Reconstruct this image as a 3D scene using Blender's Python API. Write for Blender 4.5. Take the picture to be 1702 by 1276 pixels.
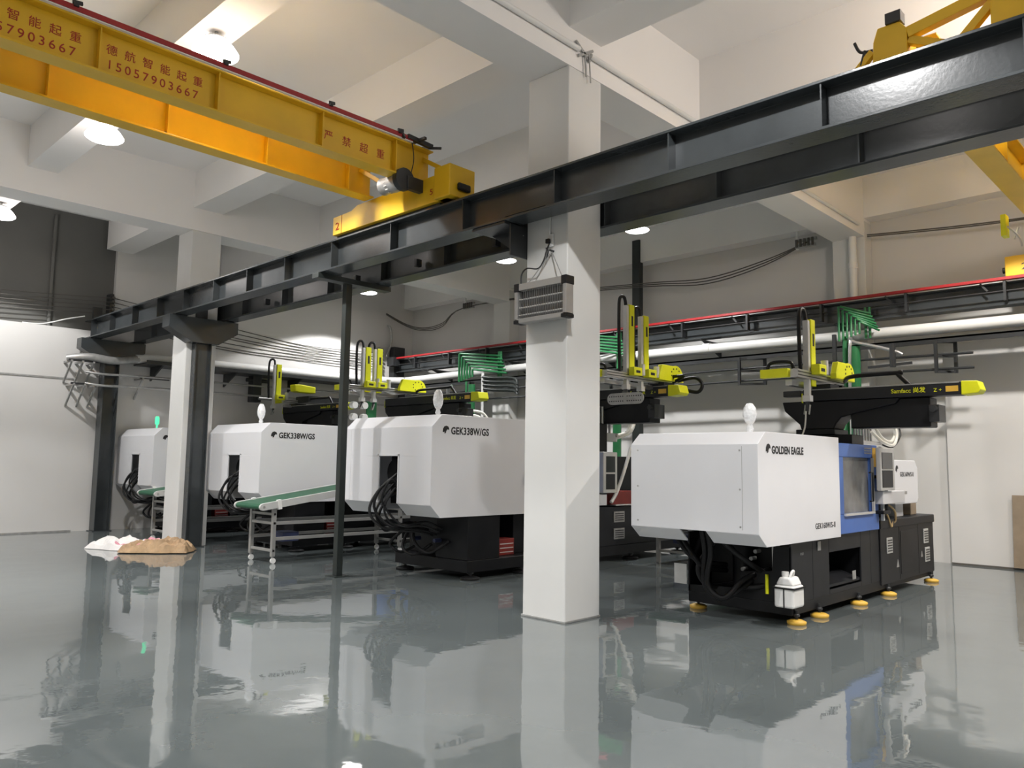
import bpy, bmesh, math, random
from mathutils import Vector, Matrix
from math import sin, cos, pi, radians, sqrt
random.seed(7)
for _o in list(bpy.data.objects): bpy.data.objects.remove(_o)
SC = bpy.context.scene
COL = SC.collection

# ------------------------------------------------------------------ camera, world, exposure
CH = 1.6
PITCH, YAW, ROLL, FPX = radians(5.75), radians(43.88), radians(.814), 1311.0
_f = Vector((-sin(YAW)*cos(PITCH), cos(YAW)*cos(PITCH), sin(PITCH)))
_r = Vector((cos(YAW), sin(YAW), 0)); _u = _r.cross(_f)
_r2 = _r*cos(ROLL)+_u*sin(ROLL); _u2 = -_r*sin(ROLL)+_u*cos(ROLL)
camd = bpy.data.cameras.new('camera'); camd.sensor_width = 36; camd.sensor_fit = 'HORIZONTAL'
camd.lens = FPX/1702*36; camd.clip_start = .05; camd.clip_end = 200
cam = bpy.data.objects.new('camera', camd); COL.objects.link(cam)
cam.matrix_world = Matrix(((_r2.x, _u2.x, -_f.x, 0), (_r2.y, _u2.y, -_f.y, 0), (_r2.z, _u2.z, -_f.z, CH), (0, 0, 0, 1)))
SC.camera = cam
w = bpy.data.worlds.new('world'); SC.world = w; w.use_nodes = True
w.node_tree.nodes['Background'].inputs[0].default_value = (.75, .8, .85, 1)
w.node_tree.nodes['Background'].inputs[1].default_value = .15
SC.view_settings.view_transform = 'Standard'; SC.view_settings.look = 'None'
SC.view_settings.gamma = 1; SC.view_settings.use_curve_mapping = False
SC.view_settings.exposure = -0.34
LAMP_W = 1130.0      # watts of each high bay lamp
LAMP_CONE = 128.0
LAMP_GLOW = 14.0
SHADE_W = 38.0
SHADE_GLOW = 6.0      # near bay lamps have translucent acrylic shades

# ------------------------------------------------------------------ materials
def mat(name, col, rough=.5, metal=0., var=.06, scale=6., bump=0., bscale=60., coat=0., emit=None, es=1., spec=.5, alpha=1., trans=0.):
    m = bpy.data.materials.new(name); m.use_nodes = True
    nt = m.node_tree; b = nt.nodes['Principled BSDF']
    b.inputs['Base Color'].default_value = (*col, 1); b.inputs['Roughness'].default_value = rough
    b.inputs['Metallic'].default_value = metal; b.inputs['Coat Weight'].default_value = coat
    b.inputs['Specular IOR Level'].default_value = spec
    if trans: b.inputs['Transmission Weight'].default_value = trans
    if alpha < 1: b.inputs['Alpha'].default_value = alpha
    if emit: b.inputs['Emission Color'].default_value = (*emit, 1); b.inputs['Emission Strength'].default_value = es
    if var or bump:
        tc = nt.nodes.new('ShaderNodeTexCoord')
    if var:
        n = nt.nodes.new('ShaderNodeTexNoise'); n.inputs['Scale'].default_value = scale; n.inputs['Detail'].default_value = 5
        r = nt.nodes.new('ShaderNodeMapRange'); r.inputs['From Min'].default_value = .3; r.inputs['From Max'].default_value = .7
        r.inputs['To Min'].default_value = 1-var; r.inputs['To Max'].default_value = 1+var
        mx = nt.nodes.new('ShaderNodeMix'); mx.data_type = 'RGBA'; mx.blend_type = 'MULTIPLY'; mx.inputs[0].default_value = 1
        mx.inputs[6].default_value = (*col, 1)
        nt.links.new(tc.outputs['Object'], n.inputs['Vector']); nt.links.new(n.outputs[0], r.inputs[0])
        nt.links.new(r.outputs[0], mx.inputs[7]); nt.links.new(mx.outputs[2], b.inputs['Base Color'])
    if bump:
        n2 = nt.nodes.new('ShaderNodeTexNoise'); n2.inputs['Scale'].default_value = bscale; n2.inputs['Detail'].default_value = 3
        bp = nt.nodes.new('ShaderNodeBump'); bp.inputs['Strength'].default_value = bump; bp.inputs['Distance'].default_value = .02
        nt.links.new(tc.outputs['Object'], n2.inputs['Vector']); nt.links.new(n2.outputs[0], bp.inputs['Height'])
        nt.links.new(bp.outputs[0], b.inputs['Normal'])
    return m
M = {}
M['wall'] = mat('white_emulsion', (.66, .65, .63), .75, var=.03, scale=.7, bump=.05, bscale=4)
M['dull'] = mat('shaded_grey_plaster', (.14, .14, .13), .85, var=.08, scale=.8)  # grey plaster, with the weak light high on the wall darkened into its colour
M['ceil'] = mat('ceiling_paint', (.88, .865, .845), .8, var=.03, scale=.5)
M['col'] = mat('column_paint', (.70, .70, .68), .6, var=.02, scale=2, bump=.05, bscale=5)
M['steel'] = mat('dark_grey_steel_paint', (.044, .050, .053), .27, var=.12, scale=3, bump=.04, bscale=30)
M['steel2'] = mat('black_steel', (.028, .03, .032), .4, var=.1)
M['green_post'] = mat('dark_green_grey_paint', (.022, .028, .026), .42, var=.15)
M['yellow'] = mat('crane_yellow', (.80, .49, .018), .36, var=.07, scale=2.5)
M['red'] = mat('signal_red', (.33, .013, .016), .5, var=.05)
M['frame'] = mat('dull_aluminium_frame', (.36, .355, .34), .45, .4, var=.06)
M['redtext'] = mat('red_stencil', (.42, .03, .012), .6, var=.1, scale=20)
M['powder'] = mat('light_grey_powder_coat', (.74, .745, .765), .38, var=.015, scale=2)
M['black'] = mat('machine_black', (.008, .0085, .010), .42, var=.2, scale=4, spec=.3)
M['char'] = mat('charcoal_panel', (.016, .017, .020), .45, var=.18, scale=3, spec=.35)
M['rubber'] = mat('black_rubber', (.008, .008, .009), .5, var=.1, spec=.35)
M['blue'] = mat('blue_gate_paint', (.075, .17, .50), .4, var=.03)
M['window'] = mat('scratched_plastic_window', (.20, .205, .205), .18, var=.35, scale=3.5)
M['alu'] = mat('aluminium', (.58, .58, .58), .34, .85, var=.05)
M['alup'] = mat('pale_aluminium', (.62, .62, .60), .45, .25, var=.05)
M['galv'] = mat('galvanised', (.42, .42, .41), .45, .5, var=.15, scale=10)
M['acid'] = mat('acid_yellow', (.78, .80, .012), .42, var=.03)
M['gpipe'] = mat('green_pipe_paint', (.026, .18, .065), .38, var=.1)
M['belt'] = mat('green_belt', (.008, .085, .038), .5, var=.1)
M['wpipe'] = mat('white_pipe', (.80, .80, .78), .3, var=.05, scale=2)
M['plastic'] = mat('white_plastic', (.80, .80, .78), .45, var=.03)
M['film'] = mat('clear_film_wrap', (.86, .87, .87), .25, var=.12, scale=30, bump=.6, bscale=35)
M['hose'] = mat('pale_hose', (.70, .69, .63), .35, var=.05)
M['tan'] = mat('tan_hose', (.50, .36, .18), .45, var=.1)
M['kraft'] = mat('kraft_paper', (.43, .29, .165), .75, var=.22, scale=7, bump=.6, bscale=9)
M['sack'] = mat('white_woven_sack', (.78, .76, .74), .65, var=.06, scale=8, bump=.4, bscale=10)
M['pinkprint'] = mat('pink_print', (.70, .28, .36), .7)
M['board'] = mat('brown_board', (.30, .235, .165), .7, var=.12, scale=5)
M['screen'] = mat('dark_screen', (.02, .022, .025), .15, var=0)
M['padyellow'] = mat('yellow_pad', (.72, .44, .06), .5, var=.1)
M['ink'] = mat('black_print', (.012, .012, .013), .5, var=0)
M['grille'] = mat('trap_grille', (.15, .15, .145), .4, .4, var=.1)
M['cable'] = mat('black_cable', (.02, .02, .021), .55, var=0)
M['greycable'] = mat('grey_cable', (.10, .095, .085), .6, var=0)
M['lens'] = mat('lit_lens', (.9, .9, .9), .4, var=0, emit=(1, .985, .95), es=LAMP_GLOW)
M['shade'] = mat('glowing_acrylic_shade', (.9, .9, .9), .3, var=0, emit=(1, .92, .88), es=SHADE_GLOW)
M['greenlit'] = mat('lit_green_beacon', (.1, .8, .4), .4, var=0, emit=(.08, .9, .42), es=1.1)
M['bluejug'] = mat('navy_parts', (.03, .04, .10), .5, var=.2)
M['brownred'] = mat('red_plastic', (.20, .02, .016), .4, var=.1)

def floor_mat():
    m = bpy.data.materials.new('grey_epoxy_floor'); m.use_nodes = True
    nt = m.node_tree; b = nt.nodes['Principled BSDF']
    tc = nt.nodes.new('ShaderNodeTexCoord')
    n = nt.nodes.new('ShaderNodeTexNoise'); n.inputs['Scale'].default_value = .55; n.inputs['Detail'].default_value = 6; n.inputs['Roughness'].default_value = .6
    cr = nt.nodes.new('ShaderNodeValToRGB')
    cr.color_ramp.elements[0].position = .3; cr.color_ramp.elements[0].color = (.105, .122, .124, 1)
    cr.color_ramp.elements[1].position = .72; cr.color_ramp.elements[1].color = (.145, .165, .166, 1)
    nt.links.new(tc.outputs['Object'], n.inputs['Vector']); nt.links.new(n.outputs[0], cr.inputs[0]); nt.links.new(cr.outputs[0], b.inputs['Base Color'])
    n3 = nt.nodes.new('ShaderNodeTexNoise'); n3.inputs['Scale'].default_value = 2.2; n3.inputs['Detail'].default_value = 4
    mr = nt.nodes.new('ShaderNodeMapRange'); mr.inputs['From Min'].default_value = .35; mr.inputs['From Max'].default_value = .75
    mr.inputs['To Min'].default_value = .02; mr.inputs['To Max'].default_value = .055
    nt.links.new(tc.outputs['Object'], n3.inputs['Vector']); nt.links.new(n3.outputs[0], mr.inputs[0]); nt.links.new(mr.outputs[0], b.inputs['Roughness'])
    n2 = nt.nodes.new('ShaderNodeTexNoise'); n2.inputs['Scale'].default_value = 2.4; n2.inputs['Detail'].default_value = 1.5
    n4 = nt.nodes.new('ShaderNodeTexNoise'); n4.inputs['Scale'].default_value = 14; n4.inputs['Detail'].default_value = 1
    ad = nt.nodes.new('ShaderNodeMath'); ad.operation = 'MULTIPLY_ADD'; ad.inputs[1].default_value = .1
    nt.links.new(tc.outputs['Object'], n2.inputs['Vector']); nt.links.new(tc.outputs['Object'], n4.inputs['Vector'])
    nt.links.new(n4.outputs[0], ad.inputs[0]); nt.links.new(n2.outputs[0], ad.inputs[2])
    bp = nt.nodes.new('ShaderNodeBump'); bp.inputs['Strength'].default_value = .12; bp.inputs['Distance'].default_value = .02
    nt.links.new(ad.outputs[0], bp.inputs['Height']); nt.links.new(bp.outputs[0], b.inputs['Normal'])
    b.inputs['IOR'].default_value = 2.35
    return m
M['floor'] = floor_mat()

# ------------------------------------------------------------------ mesh helpers (all coordinates are world metres)
def V(*a): return Vector(a)
class MB:
    def __init__(s): s.v = []; s.f = []; s.sm = []
    def add(s, verts, faces, smooth=False):
        o = len(s.v); s.v += [tuple(p) for p in verts]
        for f in faces: s.f.append(tuple(i+o for i in f)); s.sm.append(smooth)
        return s
    def box(s, x0, x1, y0, y1, z0, z1):
        x0, x1 = sorted((x0, x1)); y0, y1 = sorted((y0, y1)); z0, z1 = sorted((z0, z1))
        return s.add([(x0,y0,z0),(x1,y0,z0),(x1,y1,z0),(x0,y1,z0),(x0,y0,z1),(x1,y0,z1),(x1,y1,z1),(x0,y1,z1)],
              [(0,3,2,1),(4,5,6,7),(0,1,5,4),(1,2,6,5),(2,3,7,6),(3,0,4,7)])
    def bar(s, p0, p1, w, h, up=(0,0,1)):
        p0, p1 = Vector(p0), Vector(p1); d = (p1-p0).normalized(); up = Vector(up)
        if abs(d.dot(up)) > .98: up = Vector((0,1,0))
        sd = d.cross(up).normalized()*(w/2); u = sd.cross(d).normalized()*(h/2)
        vs = [p+a*sd+b*u for p in (p0,p1) for a,b in ((-1,-1),(1,-1),(1,1),(-1,1))]
        return s.add(vs, [(0,1,2,3),(7,6,5,4),(0,4,5,1),(1,5,6,2),(2,6,7,3),(3,7,4,0)])
    def prism(s, pts, axis, a0, a1):
        n = len(pts); vs = []
        for a in (a0, a1):
            for (p, q) in pts:
                vs.append({'x': (a,p,q), 'y': (p,a,q), 'z': (p,q,a)}[axis])
        return s.add(vs, [tuple(range(n))[::-1], tuple(range(n,2*n))] + [(i,(i+1)%n,n+(i+1)%n,n+i) for i in range(n)])
    def cyl(s, p0, p1, r0, r1=None, n=16, cap=True):
        if r1 is None: r1 = r0
        p0, p1 = Vector(p0), Vector(p1); d = (p1-p0).normalized()
        a = d.orthogonal().normalized(); b = d.cross(a)
        vs = [p+(a*cos(2*pi*i/n)+b*sin(2*pi*i/n))*r for p,r in ((p0,r0),(p1,r1)) for i in range(n)]
        s.add(vs, [(i,(i+1)%n,n+(i+1)%n,n+i) for i in range(n)], True)
        if cap: s.add(vs, [tuple(range(n))[::-1], tuple(range(n,2*n))])
        return s
    def lathe(s, c, prof, n=20, axis='z'):
        vs = []; c = Vector(c)
        for r, h in prof:
            for i in range(n):
                x, y = r*cos(2*pi*i/n), r*sin(2*pi*i/n)
                vs.append(c+Vector({'z': (x,y,h), 'x': (h,x,y), 'y': (x,h,y)}[axis]))
        fs = [(k*n+i, k*n+(i+1)%n, (k+1)*n+(i+1)%n, (k+1)*n+i) for k in range(len(prof)-1) for i in range(n)]
        s.add(vs, fs, True); m = len(prof)
        s.add(vs, [tuple(range(n))[::-1], tuple(range((m-1)*n, m*n))])
        return s
    def tube(s, pts, r, n=8, sub=6, closed=False):
        P = [Vector(p) for p in pts]
        if sub > 1 and len(P) > 2:
            Q = []
            for i in range(len(P)-1):
                a, b, c, d = P[max(i-1,0)], P[i], P[i+1], P[min(i+2,len(P)-1)]
                for k in range(sub):
                    t = k/sub
                    Q.append(.5*((2*b)+(c-a)*t+(2*a-5*b+4*c-d)*t*t+(3*b-a-3*c+d)*t**3))
            Q.append(P[-1]); P = Q
        vs = []; nrm = None
        for i, p in enumerate(P):
            t = (P[min(i+1,len(P)-1)]-P[max(i-1,0)])
            t = t.normalized() if t.length > 1e-9 else Vector((0,0,1))
            if nrm is None: nrm = t.orthogonal().normalized()
            nrm = (nrm-t*nrm.dot(t)); nrm = nrm.normalized() if nrm.length > 1e-6 else t.orthogonal().normalized()
            b = t.cross(nrm)
            vs += [p+(nrm*cos(2*pi*k/n)+b*sin(2*pi*k/n))*r for k in range(n)]
        m = len(P)
        s.add(vs, [(i*n+k, i*n+(k+1)%n, (i+1)*n+(k+1)%n, (i+1)*n+k) for i in range(m-1) for k in range(n)], True)
        s.add(vs, [tuple(range(n))[::-1], tuple(range((m-1)*n, m*n))])
        return s
    def ibeam(s, x0, x1, y0, y1, z0, z1, tf=.025, tw=.02):
        yc = (y0+y1)/2
        s.prism([(y0,z0),(y1,z0),(y1,z0+tf),(yc+tw/2,z0+tf),(yc+tw/2,z1-tf),(y1,z1-tf),(y1,z1),(y0,z1),(y0,z1-tf),(yc-tw/2,z1-tf),(yc-tw/2,z0+tf),(y0,z0+tf)], 'x', x0, x1)
        return s
    def build(s, name, m, parent=None, bevel=0., seg=2, solid=0., label=None, kind=None):
        me = bpy.data.meshes.new(name)
        o = bpy.data.objects.new(name, me); COL.objects.link(o)
        off = Vector((0,0,0))
        if parent is not None:
            p = parent
            while p is not None: off += p.location; p = p.parent
        if parent is None and s.v:
            xs, ys, zs = zip(*s.v)
            off = Vector(((min(xs)+max(xs))/2, (min(ys)+max(ys))/2, min(zs))); o.location = off
        me.from_pydata([tuple(Vector(v)-off) for v in s.v], [], s.f)
        me.polygons.foreach_set('use_smooth', s.sm)
        bm = bmesh.new(); bm.from_mesh(me); bmesh.ops.recalc_face_normals(bm, faces=bm.faces) if not solid else None
        bm.to_mesh(me); bm.free()
        me.materials.append(M[m] if isinstance(m, str) else m); me.update()
        if parent is not None: o.parent = parent
        if solid:
            md = o.modifiers.new('shell', 'SOLIDIFY'); md.thickness = solid; md.offset = -1
        if bevel:
            md = o.modifiers.new('edge', 'BEVEL'); md.width = bevel; md.segments = seg; md.limit_method = 'ANGLE'; md.angle_limit = radians(35)
        if label: o['label'] = label
        if kind: o['kind'] = kind
        return o
def box(*a): return MB().box(*a)
def thing(name, label, cat, loc, group=None, kind=None):
    o = bpy.data.objects.new(name, None); COL.objects.link(o); o.location = loc; o.empty_display_size = .2
    o['label'] = label; o['category'] = cat
    if group: o['group'] = group
    if kind: o['kind'] = kind
    return o
def tag(o, label, cat, group=None):
    o['label'] = label; o['category'] = cat
    if group: o['group'] = group
    return o
def struct(name, mb, m, bevel=0., label=None):
    o = mb.build(name, m, None, bevel); o['kind'] = 'structure'
    if label: o['label'] = label
    return o
DG = None
def lettering(body, size, pos, face, m, parent, sx=1., bold=0., space=1., name='lettering', align='LEFT', depth=.0015):
    cu = bpy.data.curves.new('t', 'FONT'); cu.body = body; cu.size = size; cu.align_x = align; cu.extrude = depth
    cu.offset = bold; cu.space_character = space; cu.resolution_u = 3
    t = bpy.data.objects.new('t', cu); COL.objects.link(t)
    dg = bpy.context.evaluated_depsgraph_get(); dg.update()
    me = bpy.data.meshes.new_from_object(t.evaluated_get(dg))
    bpy.data.objects.remove(t); bpy.data.curves.remove(cu)
    off = Vector((0,0,0)); p = parent
    while p is not None: off += p.location; p = p.parent
    pos = Vector(pos)
    for v in me.vertices:
        u, h, d = v.co.x*sx, v.co.y, v.co.z
        v.co = (pos + (Vector((d,u,h)) if face == 'x' else Vector((u,-d,h)))) - off
    me.materials.clear(); me.materials.append(M[m])
    o = bpy.data.objects.new(name, me); COL.objects.link(o); o.parent = parent
    return o

# ================================================================== STRUCTURE
XL, YB = -18.9, 15.2          # inner faces of the left and back walls
RX0, RX1, RY0, RY1 = -5.82, -5.235, 6.26, 6.83        # near column
ZC = 7.02
struct('floor', box(-19.4, 9.2, -8.2, 15.6, -.12, 0), 'floor')
struct('ceiling', box(-19.4, 9.2, -8.2, 15.6, ZC, ZC+.15), 'ceil')
struct('wall_left', box(XL-.25, XL, -8.2, 15.6, 0, 4.42).box(XL-.25, XL, 6.5, 15.6, 4.42, ZC), 'wall')
struct('wall_left_upper', box(XL-.25, XL-.12, -8.2, 6.5, 4.42, ZC), 'dull', label='dull grey upper wall above the white partition, darkened for weak light')
struct('wall_back', box(-19.4, 9.2, YB, YB+.3, 0, ZC).box(-4.04, 9.2, YB-.1, YB, 0, 3.95), 'wall')
struct('wall_right', box(9, 9.2, -8.2, 15.6, 0, ZC), 'wall')
struct('wall_front', box(-19.4, 9.2, -8.2, -8, 0, ZC), 'wall')
# concrete frame: main beams across (along Y), secondary beams along X
for i, (a, b) in enumerate(((RX0, RX1), (-15.02, -14.42), (3.3, 3.9))):
    struct('trim_%d' % (i+1), box(a, b, -8.2, YB, 5.9, ZC), 'ceil', label='white concrete ceiling beam')
for i, (a, b, zb) in enumerate(((RY0, RY1, 6.33), (3.48, 3.93, 6.33), (.65, 1.1, 6.33), (-2.3, -1.85, 6.33), (8.98, 9.43, 5.9), (11.98, 12.43, 6.33), (-5.2, -4.75, 6.33), (14.85, 15.2, 6.25))):
    mb = MB()
    for x0, x1 in ((XL, -15.02), (-14.42, RX0), (RX1, 3.3), (3.9, 9)): mb.box(x0, x1, a, b, zb, ZC)
    struct('trim_%d' % (i+4), mb, 'ceil', label='white concrete secondary ceiling beam')
# columns
def concrete_column(x0, x1, y0, y1, zt, label):
    mb = box(x0, x1, y0, y1, 0, zt); o = struct('concrete_column', mb, 'col', .012, label); return o
concrete_column(RX0, RX1, RY0, RY1, 5.9, 'big white square concrete column carrying the insect trap')
concrete_column(-15.02, -14.42, RY0, RY1, 5.9, 'white concrete column behind the dark steel column with sacks at its foot')
struct('wall_back_pier', box(-5.83, -5.23, 14.85, YB, 0, 6.2), 'col', .01, 'shallow white pier on the back wall')
struct('wall_back_pier', box(-15.0, -14.4, 14.85, YB, 0, 6.2), 'col', .01, 'shallow white pier on the back wall')
# grout fillet at the column foot
mb = MB()
for (a, b, c, d) in ((RX0-.012, RX1+.012, RY0-.012, RY0), (RX1, RX1+.012, RY0, RY1), (RX0-.012, RX0, RY0, RY1)): mb.box(a, b, c, d, 0, .022)
struct('trim_20', box(XL, XL+.015, -8, 5.75, 3.29, 3.33), 'galv', .003, 'thin grey seam trim on the white partition')
struct('baseboard_column', mb, 'galv', .004)
struct('baseboard_left', box(XL, XL+.012, -8, 5.9, 0, .03), 'galv')
struct('baseboard_back', box(-4.04, 9, YB-.112, YB-.1, 0, .03), 'greycable')

# ================================================================== RUNWAY BEAMS
def runway(name, label, x0, x1, y0, y1, z0, z1, stiff, side, rail=True):
    t = thing(name, label, 'crane runway', ((x0+x1)/2, (y0+y1)/2, z0))
    MB().ibeam(x0, x1, y0, y1, z0, z1).build('beam', 'steel', t, .004)
    yc = (y0+y1)/2
    if rail:
        box(x0+.3, x1, yc-.025, yc+.025, z1, z1+.035).build('rail', 'galv', t, label='worn rail on top of the beam')
    for x in stiff:
        for sgn in (-1, 1):
            yy = (y0+.012, yc-.01) if sgn < 0 else (yc+.01, y1-.012)
            if sgn*side < 0 or side == 0: box(x-.006, x+.006, yy[0], yy[1], z0+.025, z1-.025).build('stiffener', 'steel', t)
    return t
NY0, NY1, FY0, FY1, NZ0, NZ1 = 5.9, 6.17, 6.84, 7.11, 4.215, 4.62
rw = runway('runway_beam', 'dark grey steel runway beam passing in front of the white columns', -18.88, 6, NY0, NY1, NZ0, NZ1,
       [3.1, 1.7, .35, -1.02, -2.38, -3.77, -5.13, -6.51, -7.85, -9.17, -10.4, -11.55, -12.7, -13.85, -15.0, -16.2, -17.4, -18.5], 1)
box(-5.82, -5.25, NY0-.002, NY0+.02, NZ0+.03, NZ0+.034).build('weld_seam', 'steel2', rw)
box(-18.6, -18.5, 5.95, 6.12, NZ1, NZ1+.28).build('end_stop', 'steel2', rw)
fb = runway('runway_beam', 'dark grey steel runway beam passing behind the white columns', -18.88, 6, FY0, FY1, NZ0, NZ1,
       [3, 1.7, .3, -1.05, -2.44, -3.82, -5.2, -6.6, -7.9, -9.3, -10.7, -12.1, -13.5, -15, -16.4, -17.6], 1)
for x in (-6.9, -8.45, -9.9, -12.6):
    box(x-.03, x+.03, FY0-.03, FY0+.06, NZ0+.1, NZ0+.2).build('splice_lug', 'steel2', fb)
# corbel bracket on the near column
t = thing('corbel_bracket', 'black steel corbel bracket bolted to the west side of the white column', 'bracket', (-6.0, 6.5, 3.9))
box(RX0-.02, RX0, 6.0, 7.1, 3.85, 4.2).build('wall_plate', 'steel2', t, .003)
box(-6.35, RX0-.02, 5.92, 7.1, 4.185, 4.212).build('top_plate', 'steel2', t, .003)
for y in (6.2, 6.85): MB().prism([(-6.3, 4.185), (RX0-.02, 4.185), (RX0-.02, 3.87)], 'y', y-.01, y+.01).build('gusset', 'steel2', t)
box(-6.45, -6.1, 6.2, 6.84, 4.25, 4.55).build('stop_box', 'steel2', t, .004)
MB().cyl((RX0, 6.2, 4.1), (RX0-.16, 6.2, 4.12), .008).build('bolt', 'galv', t)
# steel columns with caps
def steel_column(name, label, x, y0, y1, floor_w, capz0, y_a, y_b, hy):
    t = thing(name, label, 'steel column', (x, (y0+y1)/2, 0))
    # H section, web along y
    MB().prism([(x-floor_w/2, y0), (x+floor_w/2, y0), (x+floor_w/2, y0+.02), (x+.01, y0+.02), (x+.01, y1-.02), (x+floor_w/2, y1-.02), (x+floor_w/2, y1), (x-floor_w/2, y1), (x-floor_w/2, y1-.02), (x-.01, y1-.02), (x-.01, y0+.02), (x-floor_w/2, y0+.02)], 'z', .015, capz0-.12).build('shaft', 'steel', t, .004)
    box(x-floor_w/2-.03, x+floor_w/2+.03, y0-.04, y1+.04, 0, .015).build('base_plate', 'steel', t)
    MB().prism([(y_a, capz0+.34), (y_b, capz0+.34), (y_b, capz0+.12), (y1+.1, capz0-.12), (y0-.1, capz0-.12), (y_a, capz0+.12)], 'x', x-.15, x+.15).build('cap_beam', 'steel', t, .005)
    for y in (hy, hy+.94):
        box(x-.13, x+.13, y-.1, y+.1, capz0+.34, NZ0-.002).build('bearing_plate', 'steel2', t)
    return t
steel_column('steel_column', 'dark grey steel column with a haunched cap against the white concrete column', -14.33, 6.36, 6.67, .17, 3.86, 5.82, 7.14, 6.03)
steel_column('steel_column', 'dark grey steel column standing against the left wall under the beam ends', -18.66, 6.24, 6.56, .3, 3.86, 5.74, 7.1, 6.03)
box(-14.42, -14.34, 6.4, 6.6, NZ0, NZ1-.05).build('cap_block', 'steel2', None).__setitem__('kind', 'structure')
t = thing('prop_post', 'thin dark green steel post with a cross arm under both beams', 'post', (-9.5, 6.42, 0))
box(-9.55, -9.45, 6.37, 6.47, .012, 4.14).build('shaft', 'green_post', t, .006)
box(-9.62, -9.38, 6.3, 6.54, 0, .012).build('base_plate', 'green_post', t)
box(-9.58, -9.42, 5.88, 7.14, 4.14, NZ0-.001).build('cross_arm', 'green_post', t, .004)
# back wall runway with the red conductor bar
BY0, BY1 = 14.35, 14.6
bw = runway('runway_beam', 'dark runway beam along the back wall with a red conductor bar', -18.6, 6, BY0, BY1, NZ0+.01, NZ1-.02, [], 0)
MB().bar((-18.7, BY0-.1, 4.63), (6, BY0-.1, 4.63), .07, .05).build('conductor_bar', 'red', bw, .006, label='long bright red conductor bar')
MB().tube([(-18.5, BY0-.06, 4.44), (6, BY0-.06, 4.44)], .014, 6, 1).build('feed_cable', 'cable', bw)
x = -17.6
while x < 3:
    box(x-.02, x+.02, BY0-.11, BY0, 4.28, 4.6).build('bar_hanger', 'steel2', bw)
    MB().bar((x-.35, BY0-.05, 4.6), (x-.25, BY0-.04, 4.47), .012, .03).build('bar_clip', 'steel2', bw)
    x += 1.47
box(-18.85, -18.62, BY0-.05, BY1+.1, 3.9, 5.0).build('end_post', 'steel2', bw, .01)
box(-18.7, -18.4, BY0-.25, BY0, 4.4, 4.66).build('end_stop', 'steel2', bw, .01)
# brackets that hold the back beam off the wall
for x in (-17.0, -14.0, -11.2, -8.4, -5.6, -2.6, .5):
    MB().prism([(BY0-.05, NZ0), (YB-.02, NZ0), (YB-.02, NZ0-.3), (BY0+.1, NZ0-.03)], 'x', x-.02, x+.02).build('wall_bracket', 'steel2', bw)

# ================================================================== LAMPS
LAMP_POS = [(-8.2, 3.7, 'bright round high bay lamp glowing above the red rail of the crane'),
            (-11.57, 3.7, 'round high bay lamp seen just below the yellow crane girders'),
            (-16.9, 3.7, 'round high bay lamp near the upper left wall, furthest from the crane'),
            (-11.97, 12.2, 'round white lamp shining left of the big white column, over the second machine'),
            (-17.08, 12.2, 'small round white lamp shining beside the dark green prop post'),
            (-8.48, 12.2, 'round white lamp shining right of the big white column, under the beams'),
            (-2.6, 12.2, 'round high bay lamp hidden above the far yellow crane'),
            (-2.6, 3.7, 'round high bay lamp over the front of the hall'),
            (.8, 3.7, 'round high bay lamp above the camera side'),
            (.8, 12.2, 'round high bay lamp at the far right bay'),
            (-8.2, -2.08, 'round high bay lamp behind the camera'), (-2.6, -2.08, 'round high bay lamp behind the camera, right side'),
            (-.15, 7.9, 'added unseen lamp hung from the slab to brighten the right bay ceiling'),  # added out of view, off the lamp rows, to light the ceiling
            (-13.0, -2.08, 'round high bay lamp behind the camera, left side')]
def lamp(x, y, label, warm=False):
    z = 6.06
    t = thing('high_bay_lamp', label, 'lamp', (x, y, z), 'high bay lamps')
    mb = MB().lathe((x, y, z), [(.235, .0), (.25, .01), (.25, .03), (.13, .06), (.12, .07)], 28)
    mb.build('reflector_rim', 'alup' if y > 10 and x < -3 else 'shade', t)
    if y < 10 or x > -3: MB().lathe((x, y, z), [(.25, .03), (.2, .1), (.13, .17), (.1, .18)], 28).build('acrylic_shade', 'shade', t, label='glowing ribbed acrylic shade')
    h = MB().cyl((x, y, z+.065), (x, y, z+.2), .1, .1, 20); h.build('heat_sink', 'galv', t)
    f = MB()
    for k in range(12):
        a = 2*pi*k/12; f.bar((x+.1*cos(a), y+.1*sin(a), z+.13), (x+.125*cos(a), y+.125*sin(a), z+.13), .006, .12)
    f.build('fin', 'galv', t)
    MB().cyl((x, y, z+.2), (x, y, ZC if 7 < y < 8 else 6.33), .02, .02, 8).build('stem', 'galv', t)
    MB().lathe((x, y, z), [(.22, -.012), (.225, -.006), (.225, .002)], 28).build('lens', 'lens', t, label='glowing lens')
    L = bpy.data.lights.new('lamp_light', 'SPOT'); L.energy = LAMP_W*(.78 if x < -16 and y < 10 else 1); L.spot_size = radians(LAMP_CONE); L.spot_blend = .12
    L.shadow_soft_size = .12; L.color = (1, .95, .90) if warm else (1, .99, .985)
    if y < 10 or x > -3:        # unseen point light below the lamp, standing in for its shade glow
        U = bpy.data.lights.new('shade_fill', 'POINT'); U.energy = SHADE_W*(8. if 7 < y < 8 else .25 if y > 10 else .3 if x > -3 and y > 0 else 1.1); U.shadow_soft_size = .22; U.color = (1, .92, .87)  # strongly boosted at the added slab lamp to lift the ceiling
        u_ = bpy.data.objects.new('shade_fill', U); COL.objects.link(u_); u_.location = (0, 0, -.3); u_.parent = t
    o = bpy.data.objects.new('lamp_light', L); COL.objects.link(o); o.location = (0, 0, -.03); o.parent = t
for a in LAMP_POS: lamp(*a, warm=(a[0] > -3 and a[1] > 7))

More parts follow.
